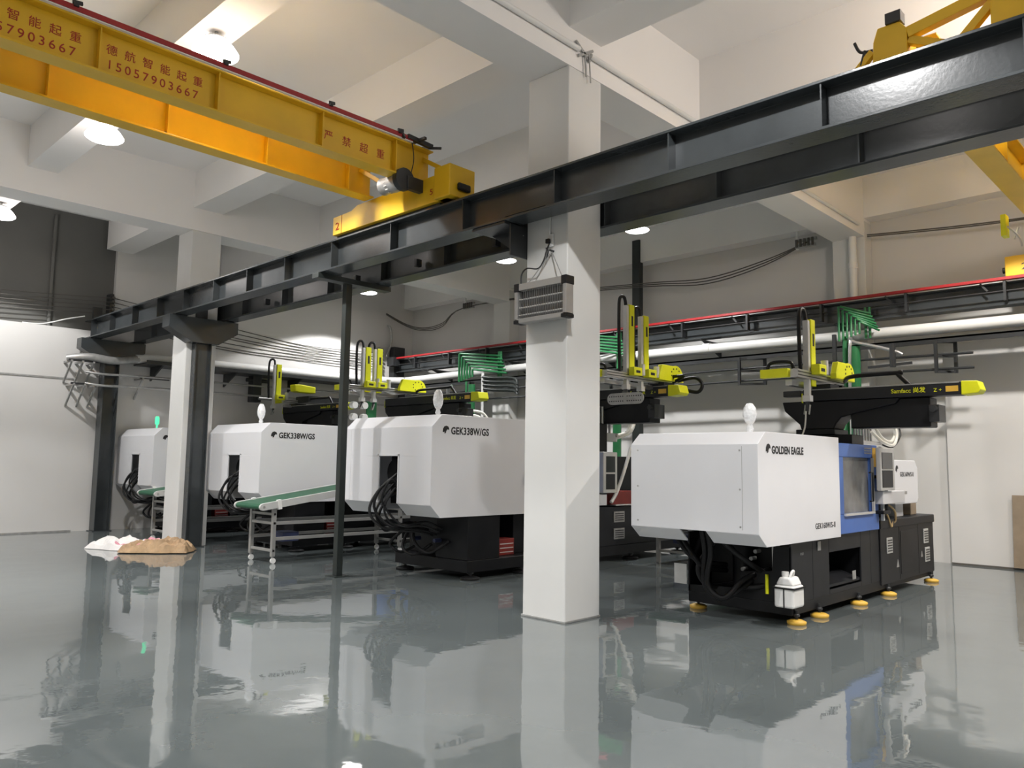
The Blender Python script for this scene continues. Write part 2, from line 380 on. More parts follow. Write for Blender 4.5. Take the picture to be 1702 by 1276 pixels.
# ================================================================== CRANES
def girder_mb(x, y0, y1, z0, z1, fw=.2, tw=.016, tf=.02):
    return MB().prism([(x-fw/2, z0), (x+fw/2, z0), (x+fw/2, z0+tf), (x+tw/2, z0+tf), (x+tw/2, z1-tf), (x+fw/2, z1-tf), (x+fw/2, z1), (x-fw/2, z1), (x-fw/2, z1-tf), (x-tw/2, z1-tf), (x-tw/2, z0+tf), (x-fw/2, z0+tf)], 'y', y0, y1)
GZ0, GZ1 = 4.97, 5.40
cr = thing('bridge_crane', 'yellow double girder bridge crane with red lettering over the near bay', 'crane', (-7.85, 5.9, NZ1))
for gx in (-7.315, -8.24):
    yend = 6.05 if gx > -8 else 5.85
    girder_mb(gx, -7.5, yend, GZ0, GZ1).build('girder', 'yellow', cr, .003)
    st = [.05, 1.15, 2.23, 3.32, 4.50, 5.5] if gx > -8 else [-.1, .97, 2.09, 3.22, 4.36, 5.48]
    for y in st: box(gx+.008, gx+.085, y-.006, y+.006, GZ0+.02, GZ1-.02).build('stiffener', 'yellow', cr)
G1 = -7.315
def ctext(y, z, s, body, sp): lettering(body, s, (G1+.0095, y, z), 'x', 'redtext', cr, 1, 0, sp)
for yy in (2.30, 1.21):
    [ctext(yy+.158*k, GZ0+.235, .1, ch, 1) for k, ch in enumerate('德航智能起重')]; ctext(yy+.01, GZ0+.095, .115, '15057903667', 1.36)
for k, ch in enumerate('严禁超重'): ctext(4.56+.235*k, GZ0+.16, .12, ch, 1)
# conductor rail and clips on the top flange
MB().bar((G1+.13, -7.5, GZ1+.035), (G1+.13, 5.7, GZ1+.035), .02, .05).build('conductor_rail', 'red', cr, label='bright red conductor rail')
MB().bar((G1+.12, -7.5, GZ1+.003), (G1+.12, 5.7, GZ1+.003), .03, .012).build('rail_seat', 'plastic', cr)
for y in (.6, 2.0, 3.35, 4.55, 5.5):
    o = MB().bar((G1+.02, y, GZ1+.05), (G1+.16, y, GZ1+.06), .04, .03).bar((G1+.14, y-.03, GZ1+.08), (G1+.14, y+.05, GZ1+.09), .02, .03); o.build('rail_clip', 'steel2', cr)
mb = MB().bar((G1+.13, 5.62, GZ1+.05), (G1+.13, 6.0, GZ1+.03), .05, .05).bar((G1-.05, 5.75, GZ1+.03), (G1+.25, 5.8, GZ1+.05), .04, .03).bar((G1+.0, 5.95, GZ1+.04), (G1+.28, 6.02, GZ1-.02), .015, .03).bar((G1+.1, 5.55, GZ1+.1), (G1+.16, 5.55, GZ1+.0), .03, .03)
mb.build('cable_arm', 'steel2', cr)
# end truck
TX0, TX1, TY0, TY1, TZ0, TZ1 = -9.1, -6.64, 5.88, 6.2, 4.665, 4.975
MB().prism([(TX0, TZ0), (TX1-.1, TZ0), (TX1-.1, TZ1+.02), (TX0+.55, TZ1), (TX0+.42, TZ1-.05), (TX0, TZ1-.06)], 'y', TY0, TY1).build('end_truck', 'yellow', cr, .006)
box(TX1-.28, TX1, TY0-.06, TY1+.02, TZ0-.0, TZ1+.07).build('wheel_housing', 'yellow', cr, .012)
box(TX1, TX1+.05, TY0+.05, TY1-.08, TZ0+.08, TZ0+.17).build('buffer', 'rubber', cr, .02)
box(TX0+.2, TX0+.206, TY0-.004, TY0, TZ0, TZ1-.06).build('plate_joint', 'redtext', cr)
for x in (TX0+.35, TX1-.35):
    MB().cyl((x, 6.0, 4.755), (x, 6.06, 4.755), .1, .1, 20).build('wheel', 'steel2', cr)
box(TX0+.02, TX1-.3, TY0+.06, TY1-.04, TZ0-.03, TZ0).build('rail_guard', 'steel2', cr)
MB().bar((G1, 5.98, GZ1-.1), (TX1-.2, 6.0, TZ1+.05), .05, .05).build('end_brace', 'yellow', cr)
MB().bar((-8.24, 5.7, GZ1-.08), (-7.75, 5.95, TZ1), .07, .05).build('end_brace', 'yellow', cr)
mo = MB().cyl((-7.44, 5.62, 4.93), (-7.28, 5.62, 4.93), .115, .115, 20).cyl((-7.56, 5.62, 4.93), (-7.44, 5.62, 4.93), .10, .10, 20)
for k in range(14):
    a = 2*pi*k/14; mo.bar((-7.5, 5.62+.1*cos(a), 4.93+.1*sin(a)), (-7.3, 5.62+.1*cos(a), 4.93+.1*sin(a)), .01, .02)
mot = mo.build('drive_motor', 'galv', cr, label='grey ribbed drive motor')
MB().cyl((-7.62, 5.62, 4.93), (-7.56, 5.62, 4.93), .108, .1, 20).build('fan_cowl', 'frame', mot)
box(-7.26, -7.18, 5.64, 5.88, 4.82, 4.98).cyl((-7.28, 5.62, 4.93), (-7.2, 5.62, 4.93), .135, .135, 18).build('gearbox', 'steel2', cr, .01, label='dark gearbox')
MB().tube([(-7.2, 5.7, 5.02), (-7.18, 5.72, 5.2), (-7.2, 5.7, 5.42)], .006, 6).build('motor_cable', 'cable', cr)
lettering('2', .15, (TX0+.06, TY0-.004, TZ0+.06), 'y', 'redtext', cr, 1.3, .0)
lettering('5', .1, (TX1-.42, TY0-.004, TZ0+.1), 'y', 'redtext', cr, 1.3, .0)

c2 = thing('bridge_crane', 'yellow bridge crane of the far bay crossing above the blue-gated machine', 'crane', (-1.8, 10.8, NZ1))
for gx in (-2.04, -1.1):
    girder_mb(gx, FY0+.45, BY1-.1, GZ0, GZ1+.02, .27).build('girder', 'yellow', c2, .003)
    for y in (8.6, 9.9, 11.2, 12.5, 13.7): box(gx+.008, gx+.12, y-.006, y+.006, GZ0+.02, GZ1).build('stiffener', 'yellow', c2)
MB().prism([(-2.9, 4.68), (-.45, 4.68), (-.45, 5.0), (-2.9, 5.0)], 'y', 14.35, 14.62).build('end_truck', 'yellow', c2, .01)
box(-2.6, -.6, 14.4, 14.58, 4.645, 4.68).build('rail_guard', 'steel2', c2)
MB().cyl((-2.95, 14.45, 4.8), (-2.9, 14.45, 4.8), .05, .05, 12).build('buffer', 'rubber', c2)
lettering('2', .15, (-2.68, 14.345, 4.76), 'y', 'ink', c2, 1.3, 0)
MB().prism([(-3.0, 4.68), (-.3, 4.68), (-.3, 4.95), (-3.0, 4.95)], 'y', FY0+.03, FY1-.02).build('end_truck', 'yellow', c2, .01)
MB().prism([(-2.36, 4.95), (-2.06, 4.95), (-2.06, 5.4), (-2.12, 5.48), (-2.3, 5.48), (-2.34, 5.36)], 'y', 7.0, 7.25).build('cable_post', 'yellow', c2, .006)
box(-2.23, -2.1, 6.98, 7.1, 5.48, 5.58).build('post_head', 'steel2', c2, .004)
MB().bar((-2.06, 7.05, 5.36), (-1.15, 7.05, 5.52), .09, .1).build('tie_bar', 'yellow', c2, .004)
MB().bar((-2.06, 7.05, 5.3), (-1.5, 7.15, 5.05), .07, .07).build('brace', 'yellow', c2, .004)
MB().bar((-1.75, 7.05, 5.05), (-1.4, 7.05, 5.4), .07, .07).build('brace', 'yellow', c2, .004)
MB().bar((-2.36, 7.05, 5.3), (-2.72, 7.05, 4.95), .06, .06).build('brace', 'yellow', c2, .004)
MB().tube([(-2.36, 7.05, 5.32), (-2.46, 7.03, 5.33), (-2.5, 7.0, 5.42)], .014, 6).tube([(-2.42, 7.03, 5.33), (-2.46, 7.03, 5.2)], .014, 6).build('cable_hook', 'steel2', c2)
box(-1.42, -.5, 6.95, 7.3, 4.95, 5.6).build('motor_frame', 'yellow', c2, .01)
box(-2.36, -2.3, 11.55, 11.72, 4.62, 4.9).build('limit_flag', 'acid', c2, label='acid yellow limit switch flag')
MB().tube([(-2.3, 11.6, 4.75), (-2.2, 11.75, 4.62), (-2.18, 11.8, 4.5)], .012, 6).tube([(-2.25, 11.75, 4.6), (-2.2, 11.75, 4.75)], .014, 6).build('limit_arm', 'alup', c2)

# ================================================================== MACHINES
def emblem(y, z, s, x, parent):
    # eagle head badge: rounded black head with a hooked beak and a thin rule below
    pts = [(0, .25), (.05, .62), (.25, .9), (.55, 1.0), (.85, .9), (1.0, .68), (.98, .5), (.8, .58), (.68, .52), (.55, .35), (.5, .15), (.3, .05), (.28, .3), (.14, .22)]
    MB().prism([(y+p*s, z+q*s) for p, q in pts], 'x', x, x+.002).build('emblem', 'ink', parent)
def foot(x, y, pad, parent, big=1.):
    o = MB().cyl((x, y, .03), (x, y, .14), .016*big, .016*big, 8).lathe((x, y, .075), [(.03*big, 0), (.034*big, .02), (.02*big, .03)], 10)
    f = o.build('levelling_foot', 'steel2', parent)
    MB().lathe((x, y, 0), [(.085*big, 0), (.092*big, .012), (.092*big, .03), (.06*big, .045), (.03*big, .05)], 20).build('pad', pad, f)
def shell(xl, xr, y0, y1, zb, zt, cy, cz, slot, m, parent, cx=0.0):
    """open-bottomed guard: front face with top and bottom slopes, optional slot running down through the lower slope"""
    za, zc = zb+cz, zt-cz
    prof = [(y0+cy, zb), (y0, za), (y0, zc), (y0+cy, zt), (y1, zt)]
    mb = MB()
    for x in (xl, xr):
        mb.add([(x, y0+cy, zb), (x, y1, zb), (x, y1, zt), (x, y0+cy, zt), (x, y0, zc), (x, y0, za)], [(0,1,2,3,4,5) if x == xr else (5,4,3,2,1,0)])
    def strip(xa, xb, pa, pb): mb.add([(xa, *pa), (xb, *pa), (xb, *pb), (xa, *pb)], [(0,1,2,3)])
    strip(xl, xr, prof[3], prof[4]); strip(xl, xr, prof[2], prof[3])
    if slot:
        s0, s1, sz = slot
        for xa, xb in ((xl, s0), (s1, xr)): strip(xa, xb, prof[0], prof[1])
        if sz > za:
            strip(xl, s0, prof[1], (y0, sz)); strip(s1, xr, prof[1], (y0, sz)); strip(xl, xr, (y0, sz), prof[2])
        else: strip(xl, xr, prof[1], prof[2])
    else:
        strip(xl, xr, prof[0], prof[1]); strip(xl, xr, prof[1], prof[2])
    # weld
    o = mb.build('guard_cover', m, parent, .006, 2, .018)
    bm = bmesh.new(); bm.from_mesh(o.data); bmesh.ops.remove_doubles(bm, verts=bm.verts, dist=.0005); bmesh.ops.recalc_face_normals(bm, faces=bm.faces); bm.to_mesh(o.data); bm.free()
    return o
def wrapped_beacon(x, y, z, h, parent, lit=False):
    b = MB().cyl((x, y, z), (x, y, z+.09), .018, .018, 10).lathe((x, y, z+.09), [(.03, 0), (.045, .02), (.045, h-.16), (.03, h-.12)], 14)
    bb = b.build('beacon', 'greenlit' if lit else 'plastic', parent, label='lit green beacon' if lit else None)
    if not lit:
        MB().lathe((x, y, z), [(.022, .0), (.04, .04), (.025, .09), (.05, .12), (.066, .16), (.074, h*.62), (.06, h*.86), (.03, h), (.004, h+.005)], 11).build('film_wrap', 'film', bb, label='crumpled clear plastic wrap')
def loops(specs, parent, r=.028, m='rubber', name='hose'):
    for pts in specs: MB().tube(pts, r, 8, 6).build(name, m, parent)

# ---------- machine 1: blue gate, nearest
m1 = thing('injection_moulding_machine', 'nearest white moulding machine with blue safety gate and yellow foot pads', 'machine', (-4.28, 9.9, 0), 'injection moulding machines')
XR, XLm, Y0 = -3.55, -5.02, 7.1
shell(XLm, XR, Y0, 9.07, .83, 1.945, .16, .125, (-4.42, -4.12, .9), 'powder', m1)
box(-3.72, -3.716, Y0-.001, Y0+.002, .99, 1.8).build('panel_seam', 'galv', m1)
for x in (-4.93, -3.74):
    for z in (1.02, 1.38, 1.76): MB().cyl((x, Y0-.006, z), (x, Y0+.002, z), .009, .009, 8).build('screw', 'galv', m1)
lettering('GOLDEN EAGLE', .105, (XR+.001, 7.39, 1.735), 'x', 'ink', m1, .93, .0035, 1.04)
emblem(7.265, 1.73, .1, XR+.001, m1)
lettering('GEK160W/S-II', .085, (XR+.001, 8.38, .95), 'x', 'ink', m1, .95, .001, 1.12)
wrapped_beacon(-3.83, 7.5, 1.945, .3, m1)
# base
BX0, BX1, B0, B1 = -4.85, -3.64, 7.97, 12.66
pl = box(BX0, BX1, B0, B1, .085, .2).build('plinth', 'black', m1, .006)
MB().prism([(BX0, .2), (BX1, .2), (BX1, .78), (-3.83, .78), (-3.85, .52), (-4.2, .48), (-4.26, .3), (BX0, .27)], 'y', B0, B0+.02).build('front_panel', 'black', m1, .004)
box(BX1-.02, BX1, B0, 8.5, .2, .84).build('side_panel', 'char', m1, .003)
box(BX1-.02, BX1, 8.505, 8.94, .2, .84).build('side_panel', 'char', m1, .003)
box(BX1-.02, BX1, 9.89, 10.2, .2, .86).build('side_panel', 'char', m1, .003)
box(BX1-.02, BX1, 10.205, 10.5, .2, .86).build('side_panel', 'char', m1, .003)
box(BX1-.02, BX1, 8.945, 9.885, .66, .86).build('side_panel', 'char', m1, .003)
box(BX1-.02, BX1, 8.945, 9.885, .2, .25).build('side_panel', 'char', m1, .003)
box(BX0, BX0+.02, B0, B1, .2, .86).box(BX0+.02, BX1-.3, 8.6, 8.62, .2, .86).box(BX0+.02, BX1-.03, 9.93, 9.95, .2, .86).build('inner_wall', 'black', m1)
MB().prism([(BX1-.02, .27), (BX1-.02, .3), (-4.7, .62), (-4.7, .59)], 'y', 8.95, 9.88).build('drop_chute', 'char', m1)
box(BX0, BX1-.02, 8.6, B1, .845, .86).build('bed_plate', 'black', m1)
box(BX0, BX1+.015, 10.52, B1, .14, .9).build('control_cabinet', 'char', m1, .006)
box(BX0, BX1+.03, 10.5, B1+.03, .84, .95).build('cabinet_top', 'char', m1, .01)
for (a, b, z0, z1, mm) in ((10.72, 10.92, .52, .72, 'galv'), (12.2, 12.4, .56, .76, 'galv'), (12.24, 12.44, .3, .5, 'galv')):
    v = box(BX1+.015, BX1+.028, a, b, z0, z1).build('vent_plate', 'alup', m1, .004)
    for k in range(5): box(BX1+.028, BX1+.031, a+.02, b-.02, z0+.025+k*.033, z0+.04+k*.033).build('louvre', 'steel2', v)
box(BX1+.015, BX1+.02, 11.25, 11.95, .22, .78).build('cabinet_door', 'char', m1, .003)
for y in (10.5, 11.2, 11.98): box(BX1+.014, BX1+.0175, y, y+.006, .16, .84).build('door_gap', 'ink', m1)
box(BX1+.0, BX1+.012, 8.62, 8.7, .7, .8).build('latch', 'galv', m1, .003)
box(BX1+.0, BX1+.006, 9.6, 9.7, .3, .4).build('sign', 'galv', m1)
box(BX1, BX1+.004, 8.02, 8.45, .11, .19).build('lower_trim', 'black', m1)
MB().prism([(11.08, .32), (11.18, .32), (11.13, .42)], 'x', BX1+.015, BX1+.018).build('warning_triangle', 'galv', m1)
MB().prism([(12.08, .38), (12.16, .38), (12.12, .46)], 'x', BX1+.015, BX1+.018).build('warning_triangle', 'galv', m1)
for y in (8.05, 8.62, 9.75, 10.75, 12.5): foot(BX1+.02, y-.02, 'padyellow', m1, 1.05)
for y in (8.1, 10.0, 12.4): foot(BX0+.05, y, 'padyellow', m1, 1.05)
# front hydraulics
MB().cyl((-4.3, 8.25, .8), (-4.3, 8.25, .25), .13, .13, 18).build('oil_filter', 'black', m1)
box(-4.75, -3.9, 8.3, 8.58, .2, .86).build('valve_block', 'black', m1, .01)
MB().cyl((-4.28, 7.6, 1.02), (-4.28, 8.4, 1.02), .12, .12, 18).build('clamp_cylinder', 'black', m1)
loops([[(-4.4, 7.5, .95), (-4.42, 7.6, .7), (-4.5, 7.72, .35), (-4.35, 7.76, .2), (-4.15, 7.8, .3), (-4.05, 8.1, .45)],
       [(-4.34, 7.5, .95), (-4.34, 7.58, .7), (-4.44, 7.68, .36), (-4.26, 7.7, .22), (-4.1, 7.85, .42), (-3.98, 8.2, .5)],
       [(-4.22, 7.5, .95), (-4.2, 7.66, .78), (-4.05, 7.8, .62), (-3.98, 8.0, .5), (-4.0, 8.3, .4)],
       [(-4.85, 7.7, .86), (-4.72, 7.7, .68), (-4.62, 7.85, .56), (-4.5, 8.2, .5)],
       [(-4.8, 7.7, .86), (-4.66, 7.72, .66), (-4.58, 7.85, .5), (-4.5, 8.2, .44)],
       [(-4.2, 7.9, .32), (-4.0, 7.95, .34), (-3.85, 8.1, .4)],
       [(-4.45, 7.9, .8), (-4.62, 7.8, .5), (-4.55, 7.9, .3), (-4.4, 8.2, .3)]], m1, .03)
for (x, z) in ((-4.1, .62), (-4.05, .7), (-4.2, .5), (-3.95, .36)):
    MB().cyl((x, 8.0, z), (x, 8.1, z), .022, .022, 8).build('hose_fitting', 'galv', m1)
box(-3.86, -3.78, 8.0, 8.03, .5, .78).build('warning_plate', 'alup', m1, label='pale plate with a yellow warning mark')
MB().prism([(-3.85, .6), (-3.79, .6), (-3.82, .67)], 'y', 7.995, 8.0).build('warning_triangle', 'padyellow', m1)
MB().cyl((-3.9, 7.955, .28), (-3.9, 7.955, .48), .018, .018, 8).build('sight_glass', 'acid', m1)
box(-4.99, -4.83, 7.9, 7.905, .28, .5).build('nameplate', 'alup', m1)
lettering('0 0 1', .04, (BX1+.001, 8.2, .68), 'x', 'galv', m1)
# clamp region: blue gate
g = box(-3.68, -3.6, 9.09, 10.42, .845, 1.07).box(-3.68, -3.6, 9.09, 10.42, 1.73, 1.89).box(-3.68, -3.6, 10.2, 10.42, 1.07, 1.73).box(-3.68, -3.6, 9.09, 9.32, 1.07, 1.73).build('safety_gate', 'blue', m1, .008)
box(-3.655, -3.64, 9.32, 10.2, 1.07, 1.73).build('window', 'window', g, label='scratched see-through window')
box(-3.6, -3.57, 9.3, 10.22, 1.05, 1.075).box(-3.6, -3.57, 10.19, 10.215, 1.07, 1.73).build('window_bead', 'alup', g)
MB().tube([(-3.6, 10.12, 1.2), (-3.56, 10.13, 1.2), (-3.56, 10.13, 1.55), (-3.6, 10.12, 1.55)], .012, 6, 1).build('handle', 'rubber', g)
box(-3.599, -3.596, 10.25, 10.38, 1.62, 1.86).build('warning_label', 'padyellow', g, label='yellow warning sticker')
for k in range(3): box(-3.599, -3.597, 9.98, 10.22, 1.78+k*.03, 1.795+k*.03).build('label_line', 'galv', g)
MB().bar((-3.57, 10.47, .95), (-3.57, 10.47, 1.88), .04, .04).build('gate_post', 'wpipe', m1, .008, label='white gate post')
MB().cyl((-3.53, 10.5, 1.05), (-3.53, 10.5, 1.5), .02, .02, 8).build('gate_cylinder', 'rubber', m1)
for z in (1.06, 1.5): box(-3.62, -3.5, 10.3, 10.56, z-.02, z+.02).build('post_clamp', 'rubber', m1, .006)
box(-4.85, -3.75, 9.1, 9.5, .86, 1.9).box(-4.85, -3.75, 10.0, 10.4, .86, 2.02).build('platen', 'black', m1, .01)
box(-4.85, -4.8, 9.07, 10.4, .86, 1.86).build('rear_gate', 'blue', m1)
# injection unit, controller
box(-4.6, -3.9, 10.6, 12.4, .95, 1.12).build('carriage', 'black', m1, .01)
MB().cyl((-4.28, 10.4, 1.35), (-4.28, 11.2, 1.35), .09, .09, 16).build('barrel', 'alu', m1)
h = MB().prism([(11.12, 1.13), (12.03, 1.13), (12.08, 1.2), (12.08, 1.62), (11.98, 1.72), (11.12, 1.72)], 'x', -4.7, -3.63).build('injection_hood', 'powder', m1, .01)
emblem(11.17, 1.55, .1, -3.629, h)
lettering('GEK160W/S-II', .085, (-3.629, 11.34, 1.5), 'x', 'ink', h, 1.0, .001, 1.1)
box(-3.632, -3.628, 11.25, 11.6, 1.26, 1.3).build('hood_slot', 'galv', h)
box(-4.2, -3.75, 11.5, 11.8, .95, 1.14).build('carriage_stand', 'powder', m1, .008)
ctl = box(-3.62, -3.5, 10.3, 11.1, 1.16, 1.32).build('controller_arm', 'powder', m1, .01)
c = box(-3.52, -3.46, 10.13, 10.62, 1.33, 1.86).build('controller', 'alup', m1, .012)
box(-3.461, -3.452, 10.17, 10.53, 1.6, 1.8).build('screen', 'screen', c)
box(-3.461, -3.454, 10.17, 10.53, 1.37, 1.58).build('keypad', 'char', c)
box(-4.9, -4.7, 12.1, 12.5, .95, 1.3).build('rear_block', 'black', m1)
MB().tube([(-3.7, 10.7, 1.2), (-3.62, 10.78, 1.0), (-3.6, 10.85, .86), (-3.62, 10.95, .92)], .014, 6).tube([(-3.7, 10.75, 1.2), (-3.6, 10.95, 1.08), (-3.6, 11.02, .94), (-3.62, 11.0, .9)], .014, 6).build('tan_hose', 'tan', m1, label='tan oil hoses')
# hoses and manifold above
o = MB()
for k in range(7): o.cyl((-3.95+.0*k, 10.62+.1*k, 1.96), (-3.95, 10.62+.1*k, 2.22), .016, .016, 8)
o.build('manifold_riser', 'alu', m1)
box(-4.1, -3.85, 10.5, 11.4, 1.92, 1.965).build('manifold', 'alu', m1, .01)
loops([[(-3.9, 11.2, 2.2), (-3.85, 11.35, 2.02), (-3.85, 11.7, 1.98), (-3.85, 11.9, 2.12), (-3.9, 11.95, 2.35)],
       [(-3.9, 11.1, 2.1), (-3.82, 11.3, 1.96), (-3.8, 11.65, 1.93), (-3.82, 11.85, 2.1), (-3.9, 11.85, 2.35)]], m1, .022, 'hose', 'water_hose')
loops([[(-3.88, 11.3, 1.95), (-3.8, 11.6, 1.9), (-3.8, 11.95, 2.1), (-3.9, 12.0, 2.35)]], m1, .012, 'rubber', 'air_hose')
# things on and beside machine 1
jug = thing('jerrycan', 'white plastic jerrycan hung at the front corner of the nearest machine', 'jug', (-3.58, 7.85, .2))
box(-3.71, -3.5, 7.74, 7.99, .2, .42).build('body', 'plastic', jug, .025, 3)
MB().prism([(-3.7, .42), (-3.51, .42), (-3.55, .5), (-3.66, .5)], 'y', 7.76, 7.97).build('shoulder', 'plastic', jug, .02, 3)
MB().cyl((-3.64, 7.86, .5), (-3.64, 7.86, .545), .035, .035, 14).build('cap', 'plastic', jug)
MB().tube([(-3.59, 7.92, .49), (-3.57, 7.9, .55), (-3.56, 7.84, .55), (-3.57, 7.8, .49)], .014, 8).build('handle', 'plastic', jug)
box(-3.72, -3.49, 7.73, 8.0, .385, .402).build('strap', 'rubber', jug)
box(-3.607, -3.597, 7.73, 7.74, .2, .39).build('strap', 'rubber', jug)
jug.location.y -= .028
tag(box(-3.98, -3.76, 12.16, 12.4, .951, 1.19).build('carton', 'board', None, .01), 'small brown carton behind the white injection hood of the nearest machine', 'box')

# ---------- machines 2-4: white shells with a slot
def big_machine(xr, y0, label, lit=False, detail=True, bx=-8.3):
    dx = xr+8.0; dy = y0-6.81
    X = lambda x: x+dx
    Yy = lambda y: y+dy
    t = thing('injection_moulding_machine', label, 'machine', (X(-9.0), Yy(9.9), 0), 'injection moulding machines')
    xl = -9.98
    shell(X(xl), X(-8.0), Yy(6.81), Yy(9.35), .865, 2.245, .17, .165, (X(-9.14), X(-8.71), 1.68), 'powder', t)
    for a, b in ((-9.98, -9.83), (-8.13, -8.0)): box(X(a)+.003, X(b)-.003, Yy(6.806), Yy(6.812), 1.04, 2.07).build('corner_strip', 'powder', t, .003)
    o = MB()
    for a, b, c, d in ((-9.165, -9.14, 1.03, 1.705), (-8.71, -8.685, 1.03, 1.705), (-9.165, -8.685, 1.68, 1.705)): o.box(X(a), X(b), Yy(6.8), Yy(6.815), c, d)
    o.build('slot_frame', 'powder', t, .003)
    lettering('GEK338W/GS', .135, (X(-8.0)+.001, Yy(7.14), 1.985), 'x', 'ink', t, .86, .0042, 1.06)
    emblem(Yy(6.99), 1.98, .115, X(-8.0)+.001, t)
    wrapped_beacon(X(bx), Yy(7.16), 2.245, .36 if not lit else .3, t, lit)
    if lit: MB().cyl((X(-8.001), Yy(7.28), 2.0), (X(-7.99), Yy(7.28), 2.0), .07, .07, 14).build('badge_hole', 'ink', t)
    # base
    box(X(-9.6), X(-8.02), Yy(7.5), Yy(13.3), .1, .26).build('plinth', 'black', t, .008)
    box(X(-8.7), X(-8.03), Yy(7.52), Yy(8.14), .26, .87).build('front_block', 'black', t, .008)
    box(X(-9.58), X(-8.75), Yy(7.75), Yy(8.9), .26, 1.2).build('valve_block', 'black', t, .01)
    box(X(-9.5), X(-8.3), Yy(8.7), Yy(13.2), .26, .95).build('bed', 'black', t, .01)
    box(X(-8.3), X(-8.03), Yy(9.4), Yy(13.3), .26, .9).build('side_cabinet', 'char', t, .008)
    for z in (.36, .64):
        v = box(X(-8.03), X(-8.015), Yy(10.85), Yy(11.15), z, z+.18).build('vent_plate', 'galv', t, .004)
        for k in range(4): box(X(-8.015), X(-8.011), Yy(10.88), Yy(11.12), z+.03+k*.035, z+.045+k*.035).build('louvre', 'steel2', v)
    for y in (7.62, 8.66, 9.9, 11.4, 12.9): foot(X(-8.08), Yy(y), 'rubber', t, 1.5)
    for y in (7.62, 9.9): foot(X(-9.5), Yy(y), 'rubber', t, 1.5)
    # gate, platens
    box(X(-8.1), X(-8.02), Yy(9.37), Yy(10.3), .9, 2.2).build('safety_gate', 'blue', t, .01)
    box(X(-9.8), X(-8.2), Yy(9.4), Yy(9.8), .95, 2.1).box(X(-9.8), X(-8.2), Yy(10.35), Yy(10.9), .95, 2.3).build('platen', 'black', t, .01)
    box(X(-9.6), X(-8.25), Yy(11.1), Yy(12.8), 1.0, 1.15).box(X(-9.4), X(-8.4), Yy(11.4), Yy(12.7), 1.15, 1.75).build('injection_unit', 'black', t, .01)
    # red tray in the base
    rb = box(X(-8.4), X(-8.2), Yy(8.3), Yy(8.62), .262, .5).build('oil_cooler', 'brownred', t, .008, label='red finned cooler')
    for k in range(3): box(X(-8.2), X(-8.195), Yy(8.32), Yy(8.6), .3+k*.06, .312+k*.06).build('fin', 'alup', rb)
    # front hoses
    if detail:
        MB().cyl((X(-8.98), Yy(6.98), 1.45), (X(-8.98), Yy(7.6), 1.45), .19, .19, 18).build('clamp_cylinder', 'char', t)
        MB().cyl((X(-8.82), Yy(6.93), 1.6), (X(-8.82), Yy(6.93), 1.02), .03, .03, 8).build('cylinder_rod', 'rubber', t)
        MB().cyl((X(-8.82), Yy(6.9), 1.3), (X(-8.82), Yy(6.93), 1.3), .016, .016, 8).build('bolt', 'alu', t)
        for k, (lx, ly, lz, ex) in enumerate(((-9.13, 6.66, .95, -8.8), (-9.06, 6.72, .9, -8.72), (-9.0, 6.64, 1.02, -8.86), (-8.95, 6.78, .96, -8.66), (-9.1, 6.8, .84, -8.9), (-8.9, 6.7, 1.1, -8.6))):
            loops([[(X(-8.9+.03*k), Yy(6.98), 1.45-.06*k), (X(lx+.08), Yy(ly+.1), lz+.26), (X(lx), Yy(ly), lz), (X(lx+.05), Yy(ly+.08), lz-.2), (X(lx+.18), Yy(ly+.24), .66+.015*k), (X(ex), Yy(7.25), .62+.03*k), (X(ex+.08), Yy(7.48), .56+.02*k)]], t, .016 if k % 2 else .02, 'rubber' if k % 3 else 'cable')
        box(X(-9.3), X(-8.3), Yy(7.15), Yy(7.3), 1.0, 2.0).build('slot_shade_sheet', 'black', t, .01)  # black sheet added behind the slot to stand for the shade inside
        loops([[(X(-9.2), Yy(7.3), .6), (X(-9.34), Yy(7.2), .42), (X(-9.22), Yy(7.3), .3), (X(-9.1), Yy(7.5), .4)],
               [(X(-8.9), Yy(7.3), .75), (X(-8.8), Yy(7.2), .5), (X(-8.6), Yy(7.3), .34), (X(-8.4), Yy(7.5), .5)],
               [(X(-9.0), Yy(7.3), .7), (X(-9.05), Yy(7.2), .4), (X(-8.85), Yy(7.25), .3), (X(-8.7), Yy(7.45), .45)]], t, .022)
        for (x, z) in ((-9.2, .62), (-9.05, .5), (-8.9, .6), (-8.6, .5)):
            MB().cyl((X(x), Yy(7.4), z), (X(x), Yy(7.52), z), .03, .03, 8).build('hose_fitting', 'bluejug', t)
    return t
m2 = big_machine(-8.0, 6.81, 'large white moulding machine with black model number just left of the white column')
m3 = big_machine(-12.45, 6.78, 'large white moulding machine behind the green belt conveyor, second from the left', bx=-8.68)
m4 = big_machine(-16.78, 6.72, 'furthest white moulding machine with a lit green beacon beside the left wall', True, bx=-8.77)
# controller panel etc. of machine 2, seen right of the column
c = box(-7.95, -7.86, 10.35, 10.73, 1.14, 1.81).build('controller', 'alup', m2, .012)
box(-7.861, -7.852, 10.42, 10.66, 1.48, 1.74).build('screen', 'screen', c)
box(-7.861, -7.855, 10.42, 10.66, 1.2, 1.45).build('keypad', 'char', c)
box(-8.05, -7.9, 10.3, 10.5, .94, 1.12).build('controller_bracket', 'powder', m2, .01)
box(-8.1, -7.98, 10.85, 11.5, .92, .94).build('ledge', 'alup', m2)
MB().prism([(10.75, .94), (11.4, .94), (11.4, 1.16), (10.95, 1.16)], 'x', -8.25, -8.0).build('purge_guard', 'brownred', m2, .01, label='red purge guard')
MB().tube([(-7.99, 11.3, 1.9), (-7.99, 11.1, 1.5), (-7.99, 10.9, 1.16), (-7.98, 10.72, .98)], .03, 8).build('air_hose', 'plastic', m2, label='white hose')
